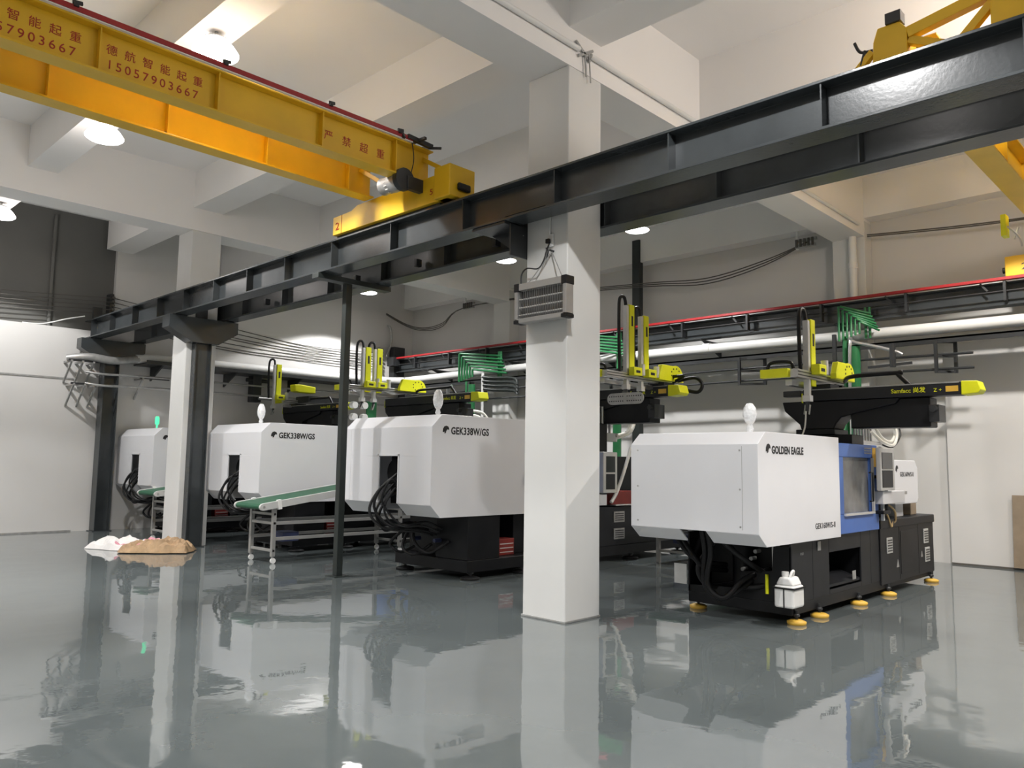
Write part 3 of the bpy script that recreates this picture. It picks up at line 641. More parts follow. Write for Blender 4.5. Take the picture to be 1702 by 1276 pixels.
o = MB()
for k in range(4): o.cyl((-8.3, 10.8+.1*k, 2.1), (-8.3, 10.8+.1*k, 2.6), .022, .022, 8)
o.build('manifold_riser', 'alu', m2)
box(-8.36, -8.24, 10.75, 11.25, 2.0, 2.15).build('manifold', 'plastic', m2, .01)
loops([[(-8.25, 10.75, 2.1), (-8.2, 10.45, 2.2), (-8.2, 10.3, 2.5), (-8.25, 10.35, 2.75)], [(-8.25, 11.2, 2.1), (-8.2, 11.5, 2.2), (-8.2, 11.62, 2.5), (-8.25, 11.55, 2.75)], [(-8.3, 11.2, 2.05), (-8.2, 11.6, 2.2), (-8.2, 11.75, 2.55)]], m2, .03, 'hose', 'water_hose')
o = MB()
for k in range(5): o.cyl((-12.8, 11.4+.1*k, 2.25), (-12.8, 11.4+.1*k, 2.75), .02, .02, 8)
o.build('manifold_riser', 'alu', m3)
loops([[(-12.8, 11.9, 2.75), (-12.7, 12.3, 2.7), (-12.6, 12.55, 2.3)], [(-12.8, 11.9, 2.65), (-12.7, 12.2, 2.6), (-12.6, 12.4, 2.2)]], m3, .03, 'hose', 'water_hose')

# ================================================================== TAKE-OUT ROBOTS
def robot(label, dx, yb, zb, x0, x1, px0, px1, zpl, ax, rail, arms, txt=True, box_side=-1, s=1.0, grip='small', cover=True):
    """x0..x1 traverse beam, px0..px1 pedestal, zpl platen top, ax carriage x, rail=(y0,y1,z), arms=[(x,y,ztop,zbot,yellow)]"""
    t = thing('takeout_robot', label, 'robot', ((px0+px1)/2, yb+.15, zpl), 'take-out robots')
    bh, bd = .15*s, .22*s
    bm_ = box(x0, x1, yb, yb+bd, zb, zb+bh).build('traverse_beam', 'char', t, .008)
    box(x0+.02, x1-.02, yb-.004, yb+.02, zb+bh-.012, zb+bh+.004).build('guide_rail', 'galv', bm_)
    MB().prism([(x1, zb-.004), (x1+.17*s, zb+.01), (x1+.2*s, zb+.05), (x1+.17*s, zb+bh), (x1, zb+bh+.006)], 'y', yb-.01, yb+bd+.01).build('end_cap', 'acid', t, .01, label='acid yellow end cap')
    box(x0-.02, x0, yb, yb+bd*.6, zb-.02, zb+bh*.7).build('end_cap', 'acid', t, .006)
    xm = px1
    MB().prism([(px0, zpl+.07), (px1, zpl+.07), (px1+.03, zb-.3*s), (px1+.1, zb-.22*s), (px1+.28*s, zb-.17*s), (px1+.75*s, zb-.07*s), (px1+.8*s, zb), (px0-.25*s, zb), (px0-.22*s, zb-.12*s), (px0-.02, zb-.3*s)], 'y', yb+.02, yb+.36*s).build('pedestal', 'black', t, .012)
    box(px0-.05, px1+.03, yb-.03, yb+.42*s, zpl, zpl+.07).build('base_plate', 'black', t, .008)
    box(px1+.2*s, x1-.35*s, yb+.06, yb+.34*s, zb-.36*s, zb-.005).build('control_box', 'black', t, .015)
    box(x1-.36*s, x1-.25*s, yb+.04, yb+.3*s, zb-.3*s, zb-.1*s).cyl((x1-.3*s, yb+.04, zb-.15*s), (x1-.3*s, yb-.03, zb-.15*s), .04, .04, 10).build('connector_unit', 'steel2', t, .006)
    if txt:
        lettering('Samfacc 尚发', .07*s, (x1-.76*s, yb-.001, zb+.05*s), 'y', 'acid', bm_, 1.0, .001)
        lettering('Z +', .06*s, (x1-.29*s, yb-.001, zb+.045*s), 'y', 'acid', bm_)
        box(x1-.16*s, x1-.03*s, yb-.003, yb, zb+.04*s, zb+.105*s).build('warning_label', 'padyellow', bm_)
    # carriage and kick rail
    ry0, ry1, rz = rail
    box(ax-.16, ax+.16, yb-.02, yb+bd+.04, zb+bh, zb+bh+.06).build('carriage', 'char', t, .006)
    kr = box(ax-.05, ax+.05, ry0, ry1, rz, rz+.1).build('kick_rail', 'alu', t, .004)
    for dz in (.03, .07): box(ax+.05, ax+.054, ry0, ry1, rz+dz-.006, rz+dz+.006).build('rail_groove', 'steel2', kr)
    box(ax-.16, ax-.07, ry0+.1, ry1-.2, rz-.09, rz-.02).build('kick_rail', 'alu', t, .004)
    for yy in (ry1-.25, ry1-.05):
        box(ax-.06, ax+.06, yy-.05, yy+.05, zb+bh+.06, max(rz, zb+bh+.07)).build('rail_block', 'char', t)
    box(ax-.42, ax-.06, ry0-.05, ry0+.04, rz+.0, rz+.11).build('end_cover', 'acid', t, .008, label='acid yellow rail end cover')
    MB().tube([(ax-.36, ry0+.05, rz+.12), (ax-.32, ry0+.06, rz+.2), (ax-.1, ry0+.1, rz+.2), (ax-.06, ry0+.12, rz+.12)], .022, 8).build('cable_chain', 'rubber', t)
    if cover:
        n = 14; R_ = .19*s; yc, zc_ = ry1-.1, rz+.1
        pts = [(yc+R_*cos(pi*k/n), zc_+R_*sin(pi*k/n)) for k in range(n+1)]+[(yc-R_*2.1, zc_), (yc-R_*2.1, zc_+.05), (yc-R_*1.7, zc_+R_*.8)]
        pts = [(yc+R_, zc_-.05)]+[(yc+R_*cos(.6*pi*k/n), zc_+R_*sin(.6*pi*k/n)) for k in range(n+1)]+[(yc-R_*1.9, zc_+R_*.93), (yc-R_*2.3, zc_+.02), (yc-R_*2.3, zc_-.05)]
        cvr = MB().prism(pts, 'x', ax+.08, ax+.16).build('pulley_cover', 'acid', t, .008, label='perforated acid yellow pulley cover')
        for k in range(9):
            a = 2*pi*k/9; MB().cyl((ax+.16, yc-.02+R_*.6*cos(a), zc_+R_*.35+R_*.42*sin(a)), (ax+.163, yc-.02+R_*.6*cos(a), zc_+R_*.35+R_*.42*sin(a)), .014, .014, 8).build('vent_hole', 'ink', cvr)
    MB().tube([(ax+.1, ry1-.1, rz+.05), (ax+.35, yb+bd, zb+bh+.16), ((ax+x1)/2+.1, yb+bd, zb+bh+.17), (x1-.75*s, yb+bd, zb+bh+.16), (x1-.6*s, yb+bd-.02, zb+bh+.0)], .028, 8).build('cable_chain', 'rubber', t)
    for (axx, ay, zt, zbt, yel, hook) in arms:
        a = box(axx-.035, axx+.035, ay-.03, ay+.03, zbt, zt).build('arm', 'alup', t, .004)
        y_ = box(axx-.03, axx+.045, ay+.04, ay+.17, zbt+.12, zt+.02).build('arm_cover', 'acid', t, .006, label='acid yellow vertical arm cover')
        box(axx+.045, axx+.047, ay+.085, ay+.13, zt-.32, zt-.16).build('sticker', 'ink', y_)
        MB().tube([(axx-.03, ay-.12, rz+.1), (axx-.03, ay-.14, (rz+zt)/2), (axx-.03, ay-.14, zt), (axx-.03, ay-.09, zt+.13), (axx-.02, ay-.01, zt+.12), (axx, ay, zt-.02)], .026, 8).build('cable_chain', 'rubber', t)
        b_ = box(axx+.05, axx+.16, ay+.0, ay+.22, rz+.06, rz+.19).build('arm_block', 'acid', t, .01)
        box(axx+.16, axx+.163, ay+.05, ay+.16, rz+.1, rz+.14).build('sticker', 'ink', b_)
        MB().cyl((axx+.1, ay+.3, rz+.08), (axx+.1, ay+.3, rz+.26), .045, .045, 12).build('servo_motor', 'alup', t)
        # wrist and gripper
        wz = zbt
        box(axx-.05, axx+.05, ay-.05, ay+.05, wz-.08, wz).build('wrist', 'alup', t, .006)
        MB().cyl((axx, ay, wz-.08), (axx, ay, wz-.2), .03, .02, 10).build('gripper', 'steel2', t)
        for sgn in (-1, 1): MB().bar((axx+sgn*.03, ay, wz-.12), (axx+sgn*.03, ay-.04, wz-.24), .014, .02).build('gripper_jaw', 'galv', t)
    return t
r1 = robot('black and yellow take-out robot standing on the nearest blue-gated machine', 0, 10.0, 2.455, -4.36, -2.51, -4.4, -3.98, 2.02, -4.15, (9.28, 10.72, 2.70), [(-4.15, 9.66, 3.45, 2.5, True, True)])
box(-4.62, -4.38, 9.98, 10.12, 2.52, 2.6).build('end_motor', 'steel2', r1, .01)
MB().tube([(-4.15, 9.6, 2.3), (-4.16, 9.58, 2.1), (-4.2, 9.55, 1.96)], .01, 6).build('air_tube', 'hose', r1)
r2 = robot('black and yellow take-out robot just right of the white column, holding a perforated plate', 0, 10.9, 2.72, -9.6, -6.98, -9.3, -8.7, 2.3, -7.2, (9.5, 11.35, 2.93), [(-7.2, 10.05, 4.1, 2.85, True, True), (-7.2, 10.45, 3.98, 2.85, True, True)], s=1.15)
# end-of-arm plate
pz, px, py = 2.58, -6.86, 9.55
n = 12; prof = [(px+.24+.085*sin(pi*k/n), pz+.085*cos(pi*k/n)) for k in range(n+1)]+[(px-.24-.085*sin(pi*k/n), pz-.085*cos(pi*k/n)) for k in range(n+1)]
gp = MB().prism(prof, 'y', py, py+.02).build('gripper_plate', 'galv', r2, label='grey perforated gripper plate')
for sx in range(-7, 8):
    for sz in (-.035, .035):
        if abs(sx) != 0: MB().cyl((px+sx*.04, py-.003, pz+sz), (px+sx*.04, py, pz+sz), .01, .01, 6).build('hole', 'ink', gp)
MB().bar((px-.1, py+.05, pz), (-7.2, 10.05, 2.75), .06, .06).build('gripper_arm', 'steel2', r2)
MB().tube([(-7.05, 11.3, 3.0), (-6.75, 11.35, 3.04), (-6.62, 11.35, 2.92), (-6.68, 11.32, 2.8), (-6.9, 11.3, 2.84)], .03, 8).build('cable_chain', 'rubber', r2)
r3 = robot('take-out robot with two tall yellow arms between the prop post and white column', 0, 10.5, 2.80, -13.95, -11.2, -13.7, -13.1, 2.3, -13.4, (9.15, 10.95, 3.05), [(-13.4, 9.5, 3.93, 2.9, True, True), (-13.4, 9.79, 3.93, 2.9, True, True)], s=1.15)
o = MB()
for (a, b) in ((9.33, 2.74), (9.58, 2.74), (9.33, 2.5), (9.58, 2.5)):
    MB().cyl((-13.5, a, b), (-13.38, a, b), .07, .07, 14).build('suction_cup', 'plastic', r3)
    MB().cyl((-13.56, a, b), (-13.5, a, b), .05, .05, 10).build('cup_holder', 'steel2', r3)
box(-13.6, -13.57, 9.75, 10.0, 2.45, 2.85).build('gripper_plate', 'gpipe', r3, .004)
r4 = robot('black and yellow take-out robot on the far left machine, seen left of the prop post', 0, 10.5, 2.80, -18.25, -15.66, -18.0, -17.4, 2.3, -17.75, (10.2, 11.9, 3.02), [(-17.75, 9.95, 3.95, 2.95, True, True)], s=1.1, cover=False)
MB().prism([(10.4, 3.32), (10.5, 3.3), (10.98, 3.3), (10.98, 3.46), (10.55, 3.5), (10.38, 3.49)], 'x', -17.75, -17.5).build('arm_housing', 'acid', r4, .02)
box(-17.8, -17.2, 10.6, 11.5, 3.05, 3.2).build('slide_block', 'steel2', r4)

# ================================================================== CONVEYORS AND FRAMES
def conveyor(label, x0, x1, y0, z0, y1, z1, legs_y, wheels=True):
    t = thing('belt_conveyor', label, 'conveyor', ((x0+x1)/2, y0, 0), 'belt conveyors')
    d = Vector((0, y1-y0, z1-z0)).normalized()
    n = Vector((0, -d.z, d.y))
    A, B = Vector((0, y0, z0)), Vector((0, y1, z1))
    def P(x, p, k): q = p+n*k; return (x, q.y, q.z)
    for x in (x0, x1):
        q = MB(); w = .022
        ring = []
        for k in range(9):
            a = pi/2+pi*k/8; ring.append((A+d*(.07*cos(a))+n*(.055*sin(a))))
        pts = [(p.y, p.z) for p in ring]+[((B-n*.055).y, (B-n*.055).z), ((B+n*.055).y, (B+n*.055).z)]
        q.prism(pts, 'x', x-w, x+w).build('side_rail', 'alup', t, .004)
        MB().cyl((x-.03, A.y, A.z), (x+.03, A.y, A.z), .02, .02, 12).build('roller_end', 'galv', t)
        MB().prism([(p.y, p.z) for p in (A+d*.24-n*.08, A+d*.30-n*.08, A+d*.30+n*.07, A+d*.24+n*.07)], 'x', x-.03, x+.03).build('rail_clamp', 'plastic', t, .003)
    q = MB(); ring = []
    for k in range(9):
        a = pi/2+pi*k/8; ring.append(A+d*(.055*cos(a))+n*(.042*sin(a)))
    q.prism([(p.y, p.z) for p in ring]+[((B-n*.042).y, (B-n*.042).z), ((B+n*.042).y, (B+n*.042).z)], 'x', x0+.022, x1-.022)
    q.build('belt', 'belt', t, label='green belt')
    for ly in legs_y:
        zt = z0+(z1-z0)*(ly-y0)/(y1-y0)-.06
        for x in (x0+.06, x1-.06):
            l = box(x-.03, x+.03, ly-.03, ly+.03, .11 if wheels else 0, zt).build('leg', 'frame', t, .004)
            if wheels:
                MB().cyl((x, ly, .09), (x, ly, .12), .02, .02, 8).build('caster_fork', 'galv', l)
                MB().cyl((x-.014, ly+.01, .045), (x+.014, ly+.01, .045), .044, .044, 14).build('caster', 'plastic', l)
        for z in (.2, .62, .76):
            if z < zt-.03: box(x0+.03, x1-.03, ly-.02, ly+.02, z-.02, z+.02).build('cross_bar', 'frame', t, .003)
    for z in (.38, .62):
        for x in (x0+.06, x1-.06): box(x-.025, x+.025, legs_y[0]+.03, legs_y[-1]-.03, z-.025, z+.025).build('stretcher', 'frame', t, .003)
    box(x0+.15, x0+.5, legs_y[0]+.3, legs_y[0]+.6, .3, .45).build('motor_box', 'bluejug', t, .01)
    return t
conveyor('green belt conveyor on an aluminium frame beside the thin green post', -12.02, -11.22, 6.2, .88, 11.6, 1.65, (6.42, 8.9, 11.4))
conveyor('green belt conveyor half hidden behind the white column with sacks at its foot', -16.1, -15.3, 6.25, .93, 11.6, 1.65, (6.5, 8.9, 11.4))
conveyor('aluminium framed conveyor standing behind the nearest machine', -7.5, -6.75, 11.1, .85, 13.6, .95, (11.3, 13.4), False)

# ================================================================== PIPES AND BRACKETS ON THE WALLS
wp = thing('insulated_pipe', 'thick white pipe running under the runway along the back and left walls', 'pipe', (-10, 14.45, 3.85))
MB().tube([(6, 14.45, 3.965), (-4.0, 14.45, 3.975), (-11, 14.45, 4.03), (-17.6, 14.45, 3.98), (-18.2, 14.3, 3.96), (-18.5, 13.8, 3.95), (-18.55, 12.6, 3.93), (-18.55, 8.0, 3.90), (-18.5, 6.9, 3.84)], .1, 14, 4).build('pipe', 'wpipe', wp)
MB().tube([(-18.5, 7.0, 3.85), (-18.4, 6.4, 3.74), (-18.45, 5.9, 3.78), (-18.6, 5.5, 3.72)], .085, 12, 6).build('pipe_end', 'galv', wp, label='dull galvanised pipe end')
for x in (-5.4, -8.3, -13.2): MB().cyl((x-.08, 14.45, 3.97+(.05 if x < -8 else 0)), (x+.08, 14.45, 3.97+(.05 if x < -8 else 0)), .112, .112, 16).build('pipe_collar', 'wpipe', wp)
tr = thing('steel_angle_rail', 'black steel angle rail running right under the white wall pipe', 'rail', (-10, 14.45, 3.75))
box(-18.5, 6, 14.33, 14.58, 3.77, 3.8).box(-18.5, 6, 14.33, 14.36, 3.70, 3.8).build('rail', 'steel2', tr)
ct = thing('cable_tray', 'wide dark steel tray under the white pipe on the left wall', 'tray', (-18.5, 10.6, 3.7))
box(-18.9, -18.12, 7.0, 14.3, 3.72, 3.75).box(-18.15, -18.12, 7.0, 14.3, 3.75, 3.8).build('tray_plate', 'steel2', ct)
for y in (7.4, 9.2, 11.0, 12.8): MB().prism([(-18.9, 3.72), (-18.2, 3.72), (-18.9, 3.4)], 'y', y-.02, y+.02).build('tray_bracket', 'steel2', ct)
for k, (xa, xb) in enumerate(((-7.5, -7.07), (-3.94, -3.7), (-11.1, -10.8), (-15.3, -14.9), (1.0, 1.3))):
    t = thing('pipe_bracket', ['square black hanger frame left of the nearest robot', 'square black hanger frame right of the nearest robot, above its beam end', 'square black hanger frame hidden behind the robot at the white column', 'square black hanger frame behind the two-armed robot', 'square black hanger frame at the far right of the back wall'][k], 'bracket', (xa, 14.3, 3.2), 'hanger frames under the wall pipe')
    f = MB()
    for x, y in ((xa, 14.28), (xb, 14.5)): f.bar((x, y, 3.2), (x, y, 3.75), .05, .05)
    for z in (3.22, 3.48, 3.72): f.bar((xa, 14.28, z), (xb, 14.5, z), .04, .04)
    f.build('frame', 'steel2', t)
rods = thing('conduit_run', 'pair of thin dark conduits carried by the hanger frames on the back wall', 'conduit', (-8, 14.4, 3.25))
for z, y in ((3.5, 14.34), (3.26, 14.36)):
    MB().tube([(-3.4, y, z), (-7.3, y, z+.03), (-11, y, z), (-18.0, y, z+.02)], .022, 6, 4).build('conduit', 'steel2', rods)
lr = thing('conduit_run', 'pair of shiny conduits along the left wall ending on triangular brackets', 'conduit', (-18.5, 8, 3.2))
for z in (3.47, 3.22):
    MB().tube([(-18.4, 14, z), (-18.4, 9, z-.02), (-18.4, 7.0, z-.03), (-18.3, 6.2, z-.06), (-18.45, 5.85, z-.02)], .025, 8, 4).build('conduit', 'galv', lr)
for k, (y, z) in enumerate(((5.55, 3.66), (5.62, 3.16), (7.05, 3.4))):
    t = thing('wall_bracket', ['upper triangular steel bracket left of the steel column on the left wall', 'lower triangular steel bracket left of the steel column on the left wall', 'steel bracket between the steel column and the white column on the left wall'][k], 'bracket', (XL, y, z-.5), 'brackets on the left wall')
    for q in range(3 if k < 2 else 1):
        yy = y+q*.22
        MB().bar((XL, yy, z), (XL+.5, yy, z), .04, .04).bar((XL, yy, z-.45), (XL+.46, yy, z-.02), .035, .035).build('arm', 'galv', t)
    MB().bar((XL+.45, y-.05, z+.02), (XL+.45, y+.6, z+.02), .05, .04).build('lip', 'steel2', t)
# side wall bits
for (y, z) in ((9.6, 3.6), (9.6, 3.25)):
    pass
t = thing('valve_assembly', 'dark valve and short pipes projecting from the left wall behind the machines', 'valve', (-18.6, 9.9, 3.1))
box(-18.7, -18.45, 9.75, 10.0, 3.05, 3.75).build('valve_body', 'steel2', t, .02)
MB().cyl((-18.4, 9.9, 3.15), (-18.4, 10.4, 3.15), .04, .04, 10).build('spout', 'galv', t)
MB().cyl((-18.5, 9.6, 3.6), (-18.5, 10.2, 3.6), .05, .05, 10).build('valve_wheel', 'steel2', t)
# green pipe manifolds
def manifold(label, x, y, z, w, up, big):
    t = thing('water_manifold', label, 'pipework', (x, y, z), 'green water manifolds')
    for k in range(6):
        o = k*.07*big
        MB().tube([(x+o, y, z-up+k*.02), (x+o, y, z-o*.9), (x+o+.03, y, z-o*.9), (x+o*.4+w, y+.35, z-.12-o*.9)], .021*big, 6, 1).build('pipe', 'gpipe', t)
    for k in range(2): MB().cyl((x+w-.02-k*.07, y+.36, z-.9*up), (x+w-.02-k*.07, y+.36, z), .024*big, .024*big, 8).build('riser', 'gpipe', t)
    MB().tube([(x+.18*big, y+.02, z-up), (x+.18*big, y+.02, z-up-1.0), (x+.18*big, y-.4, z-up-1.6)], .03, 8, 1).build('drop_pipe', 'gpipe', t)
    return t
mn1 = manifold('green water manifold above the nearest machine, in front of the white wall pipe', -5.38, 13.9, 4.44, .42, .62, 1.0)
MB().cyl((-5.12, 13.9, 3.7), (-5.12, 13.9, .95), .09, .09, 14).build('main_pipe', 'gpipe', mn1)
MB().cyl((-5.3, 13.95, 3.9), (-5.3, 13.95, .95), .045, .045, 10).build('main_pipe', 'gpipe', mn1)
MB().tube([(-5.18, 13.8, 2.6), (-5.16, 13.8, 3.7), (-5.05, 13.82, 3.75), (-4.5, 13.9, 3.58), (-4.35, 13.92, 3.5)], .03, 8, 3).build('steel_pipe', 'alu', mn1, label='bright steel pipe')
box(-5.5, -5.44, 13.88, 13.94, 2.9, 3.95).build('support_leg', 'steel2', mn1)
MB().cyl((-4.5, 13.9, 3.3), (-4.5, 13.9, 3.7), .05, .05, 10).bar((-4.9, 13.9, 3.32), (-4.2, 13.9, 3.35), .05, .04).build('valve', 'steel2', mn1)
mn2 = manifold('green water manifold just right of the big white column', -11.3, 13.9, 4.55, .95, .9, 1.25)
MB().cyl((-9.9, 13.5, 2.9), (-9.9, 13.5, 1.0), .09, .09, 14).build('main_pipe', 'gpipe', mn2)
mn3 = manifold('green water manifold left of the big white column, behind the two-armed robot', -15.3, 13.9, 4.46, 1.2, .75, 1.45)
MB().cyl((-14.7, 13.8, 3.6), (-14.7, 13.8, 1.2), .09, .09, 14).build('main_pipe', 'gpipe', mn3)
MB().tube([(-15.5, 13.7, 2.6), (-15.5, 13.7, 3.55), (-15.35, 13.7, 3.6)], .04, 8, 1).build('steel_pipe', 'alu', mn3)
MB().cyl((-14.2, 13.7, 3.85), (-14.2, 13.7, 1.2), .035, .035, 10).build('white_pipe', 'wpipe', mn3, label='thin white drop pipe')
for k in range(4): MB().tube([(-14.2+.02*k, 13.7, 3.75-.1*k), (-13.8, 13.7, 3.7-.1*k), (-13.2, 13.8, 3.66-.1*k), (-13.1, 13.8, 3.5-.08*k)], .04, 8, 3).build('valve_branch', 'green_post', mn3)
# post behind the robot and drain pipe
tag(box(-10.43, -10.23, 14.8, 14.95, 0, 6.78).build('wall_post', 'green_post', None, .008), 'dark upright steel post on the back wall right of the white column', 'post')
dp = thing('drain_pipe', 'white drain pipe running down the back wall pier', 'pipe', (-5.42, 14.8, 0))
MB().cyl((-5.42, 14.76, 0), (-5.42, 14.76, 7.0), .07, .07, 12).build('pipe', 'wpipe', dp)
MB().cyl((-5.42, 14.76, 5.3), (-5.42, 14.76, 5.4), .085, .085, 12).build('collar', 'wpipe', dp)
cd = thing('ceiling_conduit', 'slim white conduit clipped to the side of the main ceiling beam', 'conduit', (RX1+.03, 8, 6.1))
MB().cyl((RX1+.03, -2, 6.14), (RX1+.03, 6.4, 6.12), .03, .03, 8).build('conduit', 'wpipe', cd)
MB().cyl((RX1+.03, 6.6, 6.12), (RX1+.03, 14.5, 6.05), .03, .03, 8).build('conduit', 'wpipe', cd)
o = MB()
for y in (6.5, 10.0): o = MB().bar((RX1+.02, y-.15, 6.2), (RX1+.02, y+.1, 6.05), .02, .03).bar((RX1+.02, y-.1, 6.05), (RX1+.02, y+.15, 6.2), .02, .03).tube([(RX1+.03, y, 6.1), (RX1+.03, y+.02, 5.85)], .01, 6, 1).tube([(RX1+.04, y+.06, 6.1), (RX1+.04, y+.09, 5.8)], .008, 6, 1); o.build('cable_clamp', 'galv', cd)
# cables
def cables(label, runs, r, m='greycable'):
    t = thing('cable_run', label, 'cable', runs[0][0])
    for pts in runs: MB().tube(pts, r, 6, 5).build('cable', m, t)
    return t
cables('sagging cables looping across the upper back wall from rack to rack', [[(-18.8, 14.1, 6.0-.02*k), (-18.6, 14.75, 5.72-.03*k), (-17.9, 14.85, 5.56-.04*k), (-17.1, 14.85, 5.62-.05*k), (-16.2, 14.85, 5.95), (-13.0, 14.85, 5.92-.03*k), (-10, 14.8, 5.72-.04*k), (-8.5, 14.8, 5.6-.06*k), (-7.2, 14.85, 5.78-.05*k), (-6.3, 14.9, 6.02)] for k in range(3)], .012)
cables('straight dark cables on the upper back wall right of the drain pipe', [[(-5.2, 14.9, 5.9+.03*k), (-3.5, 14.9, 5.75+.03*k), (-2, 14.9, 5.7+.02*k), (2, 14.9, 5.68)] for k in range(2)], .012)
for (x, z, lab) in ((-15.9, 6.0, 'small cable rack high on the back wall left of the white column'), (-6.25, 6.0, 'small cable rack high on the back wall left of the drain pipe')):
    t = thing('cable_rack', lab, 'rack', (x, 14.9, z-.15), 'cable racks on the back wall')
    box(x-.3, x+.1, 14.82, 14.88, z-.1, z-.05).box(x-.25, x+.12, 14.82, 14.88, z+.02, z+.07).build('bar', 'galv', t)
    for k in range(5): MB().cyl((x-.26+.08*k, 14.8, z-.09), (x-.26+.08*k, 14.8, z+.06), .025, .025, 8).build('insulator', 'greycable', t)
    box(x-.3, x-.26, 14.86, 14.9, z-.12, z+.3).build('upright', 'wpipe', t)
cables('bundle of dark cables strung along the upper left wall of the far bay', [[(-18.75, 6.44, 5.2-.1*k), (-18.87, 9.0, 4.95-.1*k-.02*(k%3)), (-18.87, 11.5, 4.72-.07*k), (-18.75, 13.86, 4.78-.07*k)] for k in range(7)], .011)
cables('parallel cables running out above the white partition on the far left', [[(-18.78, 6.4, 5.2-.09*k), (-18.75, 4.2, 5.03-.09*k), (-18.75, 1.5, 4.95-.09*k)] for k in range(5)], .011)
t = thing('cable_rack', 'upright insulator rack above the beam ends on the left wall', 'rack', (-18.8, 6.4, 4.75)); box(-19.02, -18.78, 6.36, 6.44, 4.42, 5.3).build('upright', 'steel2', t)
for k in range(5): MB().cyl((-18.72, 6.4, 5.2-.09*k), (-18.66, 6.4, 5.2-.09*k), .03, .03, 8).build('insulator', 'greycable', t)
t = thing('cable_rack', 'upright insulator rack in the far corner above the two-armed robot', 'rack', (-18.8, 13.9, 4.2)); box(-18.9, -18.8, 13.86, 13.94, 4.2, 4.95).build('upright', 'galv', t)
for k in range(6): MB().cyl((-18.74, 13.9, 4.88-.1*k), (-18.66, 13.9, 4.88-.1*k), .035, .035, 8).build('insulator', 'greycable', t)
cables('short bent conduit with a dark elbow in the far corner', [[(-18.75, 14.1, 5.62), (-18.7, 14.2, 5.55), (-18.72, 14.25, 5.1), (-18.74, 14.1, 4.7)], [(-18.74, 14.1, 4.7), (-18.7, 14.8, 4.55), (-18.0, 15.1, 4.3)]], .03, 'galv')
tag(MB().cyl((XL-.06, 5.2, 4.42), (XL-.06, 5.2, 6.9), .04, .04, 8).build('riser_pipe', 'dull', None), 'thin grey riser pipe on the dull upper left wall', 'pipe')

cables('short pale cable curling from the beam end to the white partition top', [[(-18.6, 5.8, 4.68), (-18.8, 5.5, 4.6), (-18.95, 5.1, 4.46), (-18.95, 4.7, 4.43)]], .014, 'wpipe')
# ================================================================== INSECT TRAP ON THE COLUMN
it = thing('insect_trap', 'aluminium insect trap lamp hung by chain on the white column', 'insect trap', (-5.45, 6.14, 3.09))
IX0, IX1, IY0, IY1, IZ0, IZ1 = -5.83, -5.1, 6.08, 6.2, 3.1, 3.53
fr = MB().box(IX0, IX1, IY0, IY1, IZ1-.075, IZ1).box(IX0, IX1, IY0, IY1, IZ0, IZ0+.05).box(IX0, IX0+.045, IY0, IY1, IZ0, IZ1).box(IX1-.045, IX1, IY0, IY1, IZ0, IZ1)
fr.build('frame', 'frame', it, .006)
for x in (IX0, IX1-.06):
    for z, h in ((IZ0-.004, .04), (IZ1-.085, .09)): box(x-.006, x+.066, IY0-.006, IY1+.006, z, z+h).build('corner_cap', 'rubber', it, .006)
for k in range(20):
    x = IX0+.06+k*(IX1-IX0-.12)/19
    MB().cyl((x, IY0+.008, IZ0+.05), (x, IY0+.008, IZ1-.075), .0025, .0025, 5).build('grille_wire', 'grille', it)
for z in (3.19, 3.27, 3.36): MB().cyl((IX0+.045, IY0+.03, z), (IX1-.045, IY0+.03, z), .008, .008, 8).build('lamp_tube', 'alup', it)
box(IX0+.04, IX1-.04, IY0+.07, IY0+.08, IZ0+.04, IZ1-.06).build('back_grid', 'grille', it)
for x in (IX0+.14, IX1-.1): MB().tube([(x, 6.14, IZ1), (-5.43, 6.235, 3.86)], .006, 6, 1).build('hanging_chain', 'galv', it)
MB().cyl((-5.43, 6.26, 3.87), (-5.43, 6.2, 3.87), .012, .012, 8).build('hook', 'steel2', it)
MB().tube([(-5.79, 6.14, IZ1), (-5.78, 6.14, IZ1+.12), (-5.72, 6.16, IZ1+.18), (-5.58, 6.18, IZ1+.16), (-5.52, 6.2, IZ1+.24), (-5.49, 6.22, IZ1+.36), (-5.46, 6.22, IZ1+.42), (-5.48, 6.22, IZ1+.45)], .008, 6).tube([(-5.5, 6.22, IZ1+.25), (-5.47, 6.22, IZ1+.34), (-5.5, 6.22, IZ1+.38)], .008, 6).build('power_cord', 'cable', it)
so = thing('wall_socket', 'white wall socket with a black plug above the insect trap', 'socket', (-5.47, 6.25, 3.95))
box(-5.52, -5.42, 6.235, 6.26, 3.92, 4.06).build('box', 'plastic', so, .006)
box(-5.5, -5.45, 6.2, 6.235, 3.955, 4.005).build('plug', 'rubber', so, .008)
MB().cyl((-5.47, 6.25, 4.06), (-5.47, 6.25, 4.7), .01, .01, 6).build('conduit', 'wpipe', so)

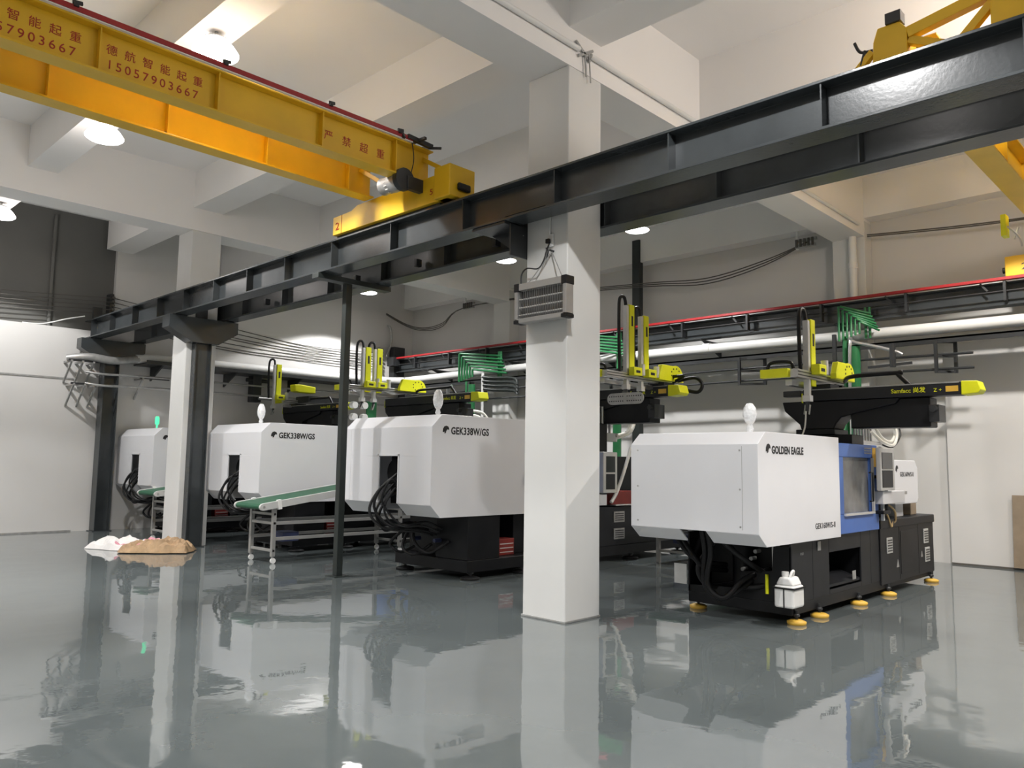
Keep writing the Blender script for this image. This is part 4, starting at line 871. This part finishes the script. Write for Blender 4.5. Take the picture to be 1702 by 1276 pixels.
# ================================================================== SACKS, BOARD
def sack(name, label, m, c, L, W, Hh, rot, seed):
    rnd = random.Random(seed); mb = MB(); nu, nv = 26, 17; vs = []
    ph = [rnd.uniform(0, 6.28) for _ in range(8)]
    for top in (1, 0):
        for i in range(nu+1):
            for j in range(nv+1):
                u, v = i/nu*2-1, j/nv*2-1
                e = max(0, (1-abs(u)**4))**.5*max(0, (1-abs(v)**4))**.6
                wr = .09*abs(sin(4*u+3*v+ph[0]))+.07*abs(sin(7*v-4*u+ph[1]))-.09+.03*abs(sin(13*u+8*v+ph[2]))+.015*abs(sin(19*u-11*v+ph[3]))
                z = (.012+Hh*.9*e*(.7+.3*sin(2.3*u+ph[4])*cos(1.7*v+ph[5]))+wr*e+rnd.uniform(-.022, .022)*e) if top else .004
                x = u*L/2*(1-.06*v*v)+.015*sin(6*v+ph[6]); y = v*W/2*(1-.1*u*u)+.015*sin(7*u+ph[7])
                vs.append((c[0]+x*cos(rot)-y*sin(rot), c[1]+x*sin(rot)+y*cos(rot), c[2]+z))
    st = (nu+1)*(nv+1); fs = []
    for i in range(nu):
        for j in range(nv):
            a = i*(nv+1)+j; b = a+nv+1
            fs.append((a, b, b+1, a+1)); fs.append((st+a, st+a+1, st+b+1, st+b))
    for i in range(nu):
        a, b = i*(nv+1), (i+1)*(nv+1); fs.append((a, st+a, st+b, b)); fs.append((a+nv, b+nv, st+b+nv, st+a+nv))
    for j in range(nv):
        a = j; fs.append((a, a+1, st+a+1, st+a)); a = nu*(nv+1)+j; fs.append((a, st+a, st+a+1, a+1))
    mb.add(vs, fs, False)
    return mb.build(name, m, None)
# pink print: material mask on the sack itself
def print_mask(m):
    nt = m.node_tree; b = nt.nodes['Principled BSDF']; tc = nt.nodes.new('ShaderNodeTexCoord')
    wv = nt.nodes.new('ShaderNodeTexNoise'); wv.inputs['Scale'].default_value = 3.5; wv.inputs['Detail'].default_value = 0
    cr = nt.nodes.new('ShaderNodeValToRGB'); cr.color_ramp.interpolation = 'CONSTANT'
    cr.color_ramp.elements[0].color = (.78, .76, .74, 1); cr.color_ramp.elements[1].position = .63; cr.color_ramp.elements[1].color = (.68, .30, .36, 1)
    nt.links.new(tc.outputs['Object'], wv.inputs['Vector']); nt.links.new(wv.outputs[0], cr.inputs[0]); nt.links.new(cr.outputs[0], b.inputs['Base Color'])
print_mask(M['sack'])
tag(sack('sack', 'crumpled white woven sack with pink print lying by the column foot', 'sack', (-14.72, 5.62, 0), 1.5, .8, .15, radians(25), 3), 'crumpled white woven sack with pink print lying by the column foot', 'sack')
tag(sack('sack', 'x', 'kraft', (-13.95, 5.75, .01), 1.2, .66, .17, radians(48), 11), 'crumpled brown paper sack lying in front of the white sack', 'sack')
bd = MB().prism([(-3.12, .03), (-1.6, .03), (-1.6, 1.2), (-3.1, 1.2)], 'y', YB-.16, YB-.14).build('board', 'board', None, .003)
tag(bd, 'brown board leaning on the back wall at the far right', 'board')
